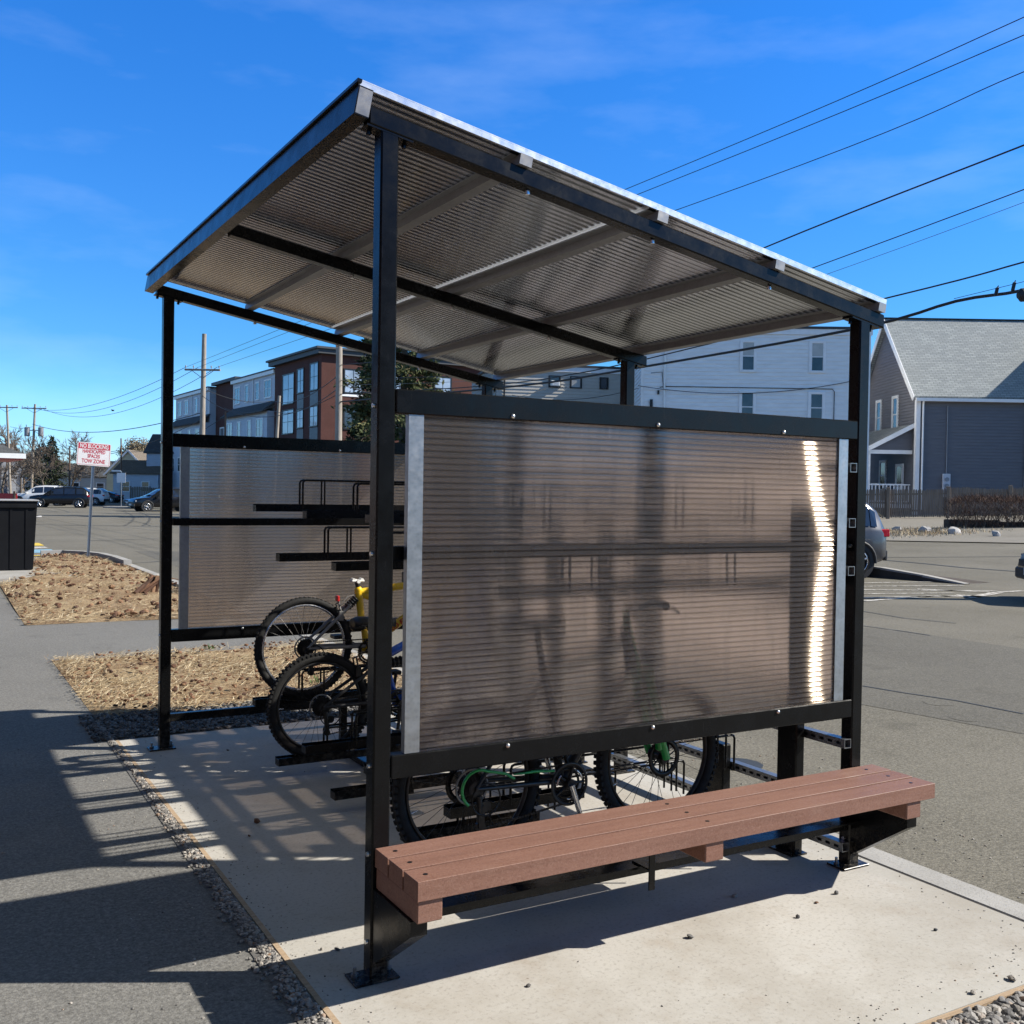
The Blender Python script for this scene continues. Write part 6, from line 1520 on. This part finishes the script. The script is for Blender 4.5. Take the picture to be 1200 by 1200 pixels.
for (a,b),(c,d) in zip(pts,pts[1:]): m.quad([(a.x,a.y,-.5),(c.x,c.y,-.5),(d.x,d.y,6+1.5*math.sin(d.x*.05)),(b.x,b.y,6+1.5*math.sin(b.x*.05))])
tag(m.build('hills', M_soil), kind='structure')
# green weeds and a dead root stub in the mulch
for (px,py,n) in ((245,766,34),(371,806,30)):
    g = ground(px,py); rnd = random.Random(px); m = MB()
    for _ in range(n):
        a = rnd.uniform(0,6.28); L = rnd.uniform(.03,.09); q = Vector((rnd.gauss(0,.03),rnd.gauss(0,.03),.01)); d = Vector((math.cos(a)*.6,math.sin(a)*.6,rnd.uniform(.4,1))).normalized()*L; s_ = Vector((-d.y,d.x,0)).normalized()*.004; m.quad([q-s_,q+d*.6-s_*.9,q+d,q+d*.6+s_*.9])
    o = m.build('weed', M_grass, None, (g.x,g.y,.025)); tag(o, 'small green weed at the path edge behind the rear panel' if px == 245 else 'small green weed seen through the blue bike wheel', 'weed')
g = ground(178,700); m = MB(); rnd = random.Random(3)
for i in range(9):
    a = rnd.uniform(-.6,1.2); m.tube([(rnd.gauss(0,.08),rnd.gauss(0,.05),.02),(.2*math.cos(a),.15*math.sin(a),.16+rnd.random()*.1),(.42*math.cos(a)+rnd.gauss(0,.08),.3*math.sin(a),.06+rnd.random()*.2)],[.035,.025,.006],6)
o = m.build('dead_root', M_chip, None, (g.x-.1,g.y,.05)); tag(o,'dark dead root sticking out of the mulch beside the rear shelter post','root')
# ================================================================ CAMERA, SUN, SKY
cd = bpy.data.cameras.new('camera'); cam = bpy.data.objects.new('camera', cd); COL.objects.link(cam)
cd.sensor_width = 36.0; cd.sensor_fit = 'HORIZONTAL'; cd.lens = 36.0*FPX/1200.0; cd.clip_start = .05; cd.clip_end = 3000
Mc = Matrix(((RV.x,UV.x,-FW.x,CAM.x),(RV.y,UV.y,-FW.y,CAM.y),(RV.z,UV.z,-FW.z,CAM.z),(0,0,0,1))); cam.matrix_world = Mc; scene.camera = cam
SUN = Vector((1.21,-.63,1.0)).normalized()
ld = bpy.data.lights.new('sun','SUN'); ld.energy = SUN_E; ld.angle = R(.53); ld.color = (1.0,.94,.84)
lo = bpy.data.objects.new('sun', ld); COL.objects.link(lo); lo.rotation_euler = SUN.to_track_quat('Z','Y').to_euler(); lo.location = (20,-10,30)
w = bpy.data.worlds.new('World'); scene.world = w; w.use_nodes = True; nt = w.node_tree; nt.nodes.clear()
out_ = nt.nodes.new('ShaderNodeOutputWorld'); bgn = nt.nodes.new('ShaderNodeBackground'); sky = nt.nodes.new('ShaderNodeTexSky'); sky.sky_type = 'NISHITA'; sky.sun_disc = False
sky.sun_elevation = math.asin(SUN.z); sky.sun_rotation = math.atan2(SUN.x, SUN.y); sky.air_density = 1.0; sky.dust_density = .1; sky.ozone_density = 2.2; sky.altitude = 50
hs = nt.nodes.new('ShaderNodeHueSaturation'); hs.inputs['Saturation'].default_value = SKY_SAT; hs.inputs['Value'].default_value = 1.0; hs.inputs['Hue'].default_value = .503
nt.links.new(sky.outputs[0], hs.inputs['Color'])
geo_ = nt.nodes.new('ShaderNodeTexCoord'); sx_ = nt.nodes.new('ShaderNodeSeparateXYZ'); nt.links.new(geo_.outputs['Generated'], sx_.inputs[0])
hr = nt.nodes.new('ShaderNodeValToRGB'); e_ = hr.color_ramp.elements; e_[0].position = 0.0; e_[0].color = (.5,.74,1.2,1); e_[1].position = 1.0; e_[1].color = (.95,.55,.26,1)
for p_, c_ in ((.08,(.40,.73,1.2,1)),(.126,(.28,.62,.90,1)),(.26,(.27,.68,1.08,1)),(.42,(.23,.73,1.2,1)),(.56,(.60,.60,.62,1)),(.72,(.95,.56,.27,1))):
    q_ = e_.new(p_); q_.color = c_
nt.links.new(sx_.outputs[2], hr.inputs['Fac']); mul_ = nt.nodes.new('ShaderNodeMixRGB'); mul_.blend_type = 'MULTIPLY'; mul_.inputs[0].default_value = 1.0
# thin wisps of cirrus, by direction in the sky
tc = nt.nodes.new('ShaderNodeTexCoord'); mp = nt.nodes.new('ShaderNodeMapping'); mp.inputs['Scale'].default_value = (2.2,2.2,7.5); mp.inputs['Rotation'].default_value = (0,.05,.3); nt.links.new(tc.outputs['Generated'], mp.inputs['Vector'])
nz = nt.nodes.new('ShaderNodeTexNoise'); nz.inputs['Scale'].default_value = 1.7; nz.inputs['Detail'].default_value = 6; nz.inputs['Roughness'].default_value = .55; nt.links.new(mp.outputs[0], nz.inputs['Vector'])
rp = nt.nodes.new('ShaderNodeValToRGB'); rp.color_ramp.elements[0].position = .50; rp.color_ramp.elements[1].position = .80; rp.color_ramp.elements[1].color = (.10,.10,.10,1); nt.links.new(nz.outputs['Fac'], rp.inputs['Fac'])
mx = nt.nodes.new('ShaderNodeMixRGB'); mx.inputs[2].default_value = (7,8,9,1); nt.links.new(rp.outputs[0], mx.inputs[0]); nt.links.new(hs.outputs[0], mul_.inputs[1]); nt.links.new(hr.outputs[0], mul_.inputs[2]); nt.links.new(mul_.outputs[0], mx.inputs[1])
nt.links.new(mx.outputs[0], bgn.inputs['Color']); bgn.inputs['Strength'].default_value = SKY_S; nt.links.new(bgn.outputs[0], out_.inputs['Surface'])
vs_ = scene.view_settings; vs_.view_transform = 'Standard'; vs_.look = 'None'; vs_.gamma = 1.0; vs_.exposure = EXPO; vs_.use_curve_mapping = False
scene.render.engine = 'CYCLES'; cy = scene.cycles; cy.use_denoising = True; cy.denoiser = 'OPENIMAGEDENOISE'; cy.max_bounces = 10; cy.transparent_max_bounces = 24; cy.transmission_bounces = 8; cy.glossy_bounces = 4; cy.diffuse_bounces = 3
cy.caustics_reflective = False; cy.caustics_refractive = False; cy.sample_clamp_indirect = 6.0
scene.render.film_transparent = False
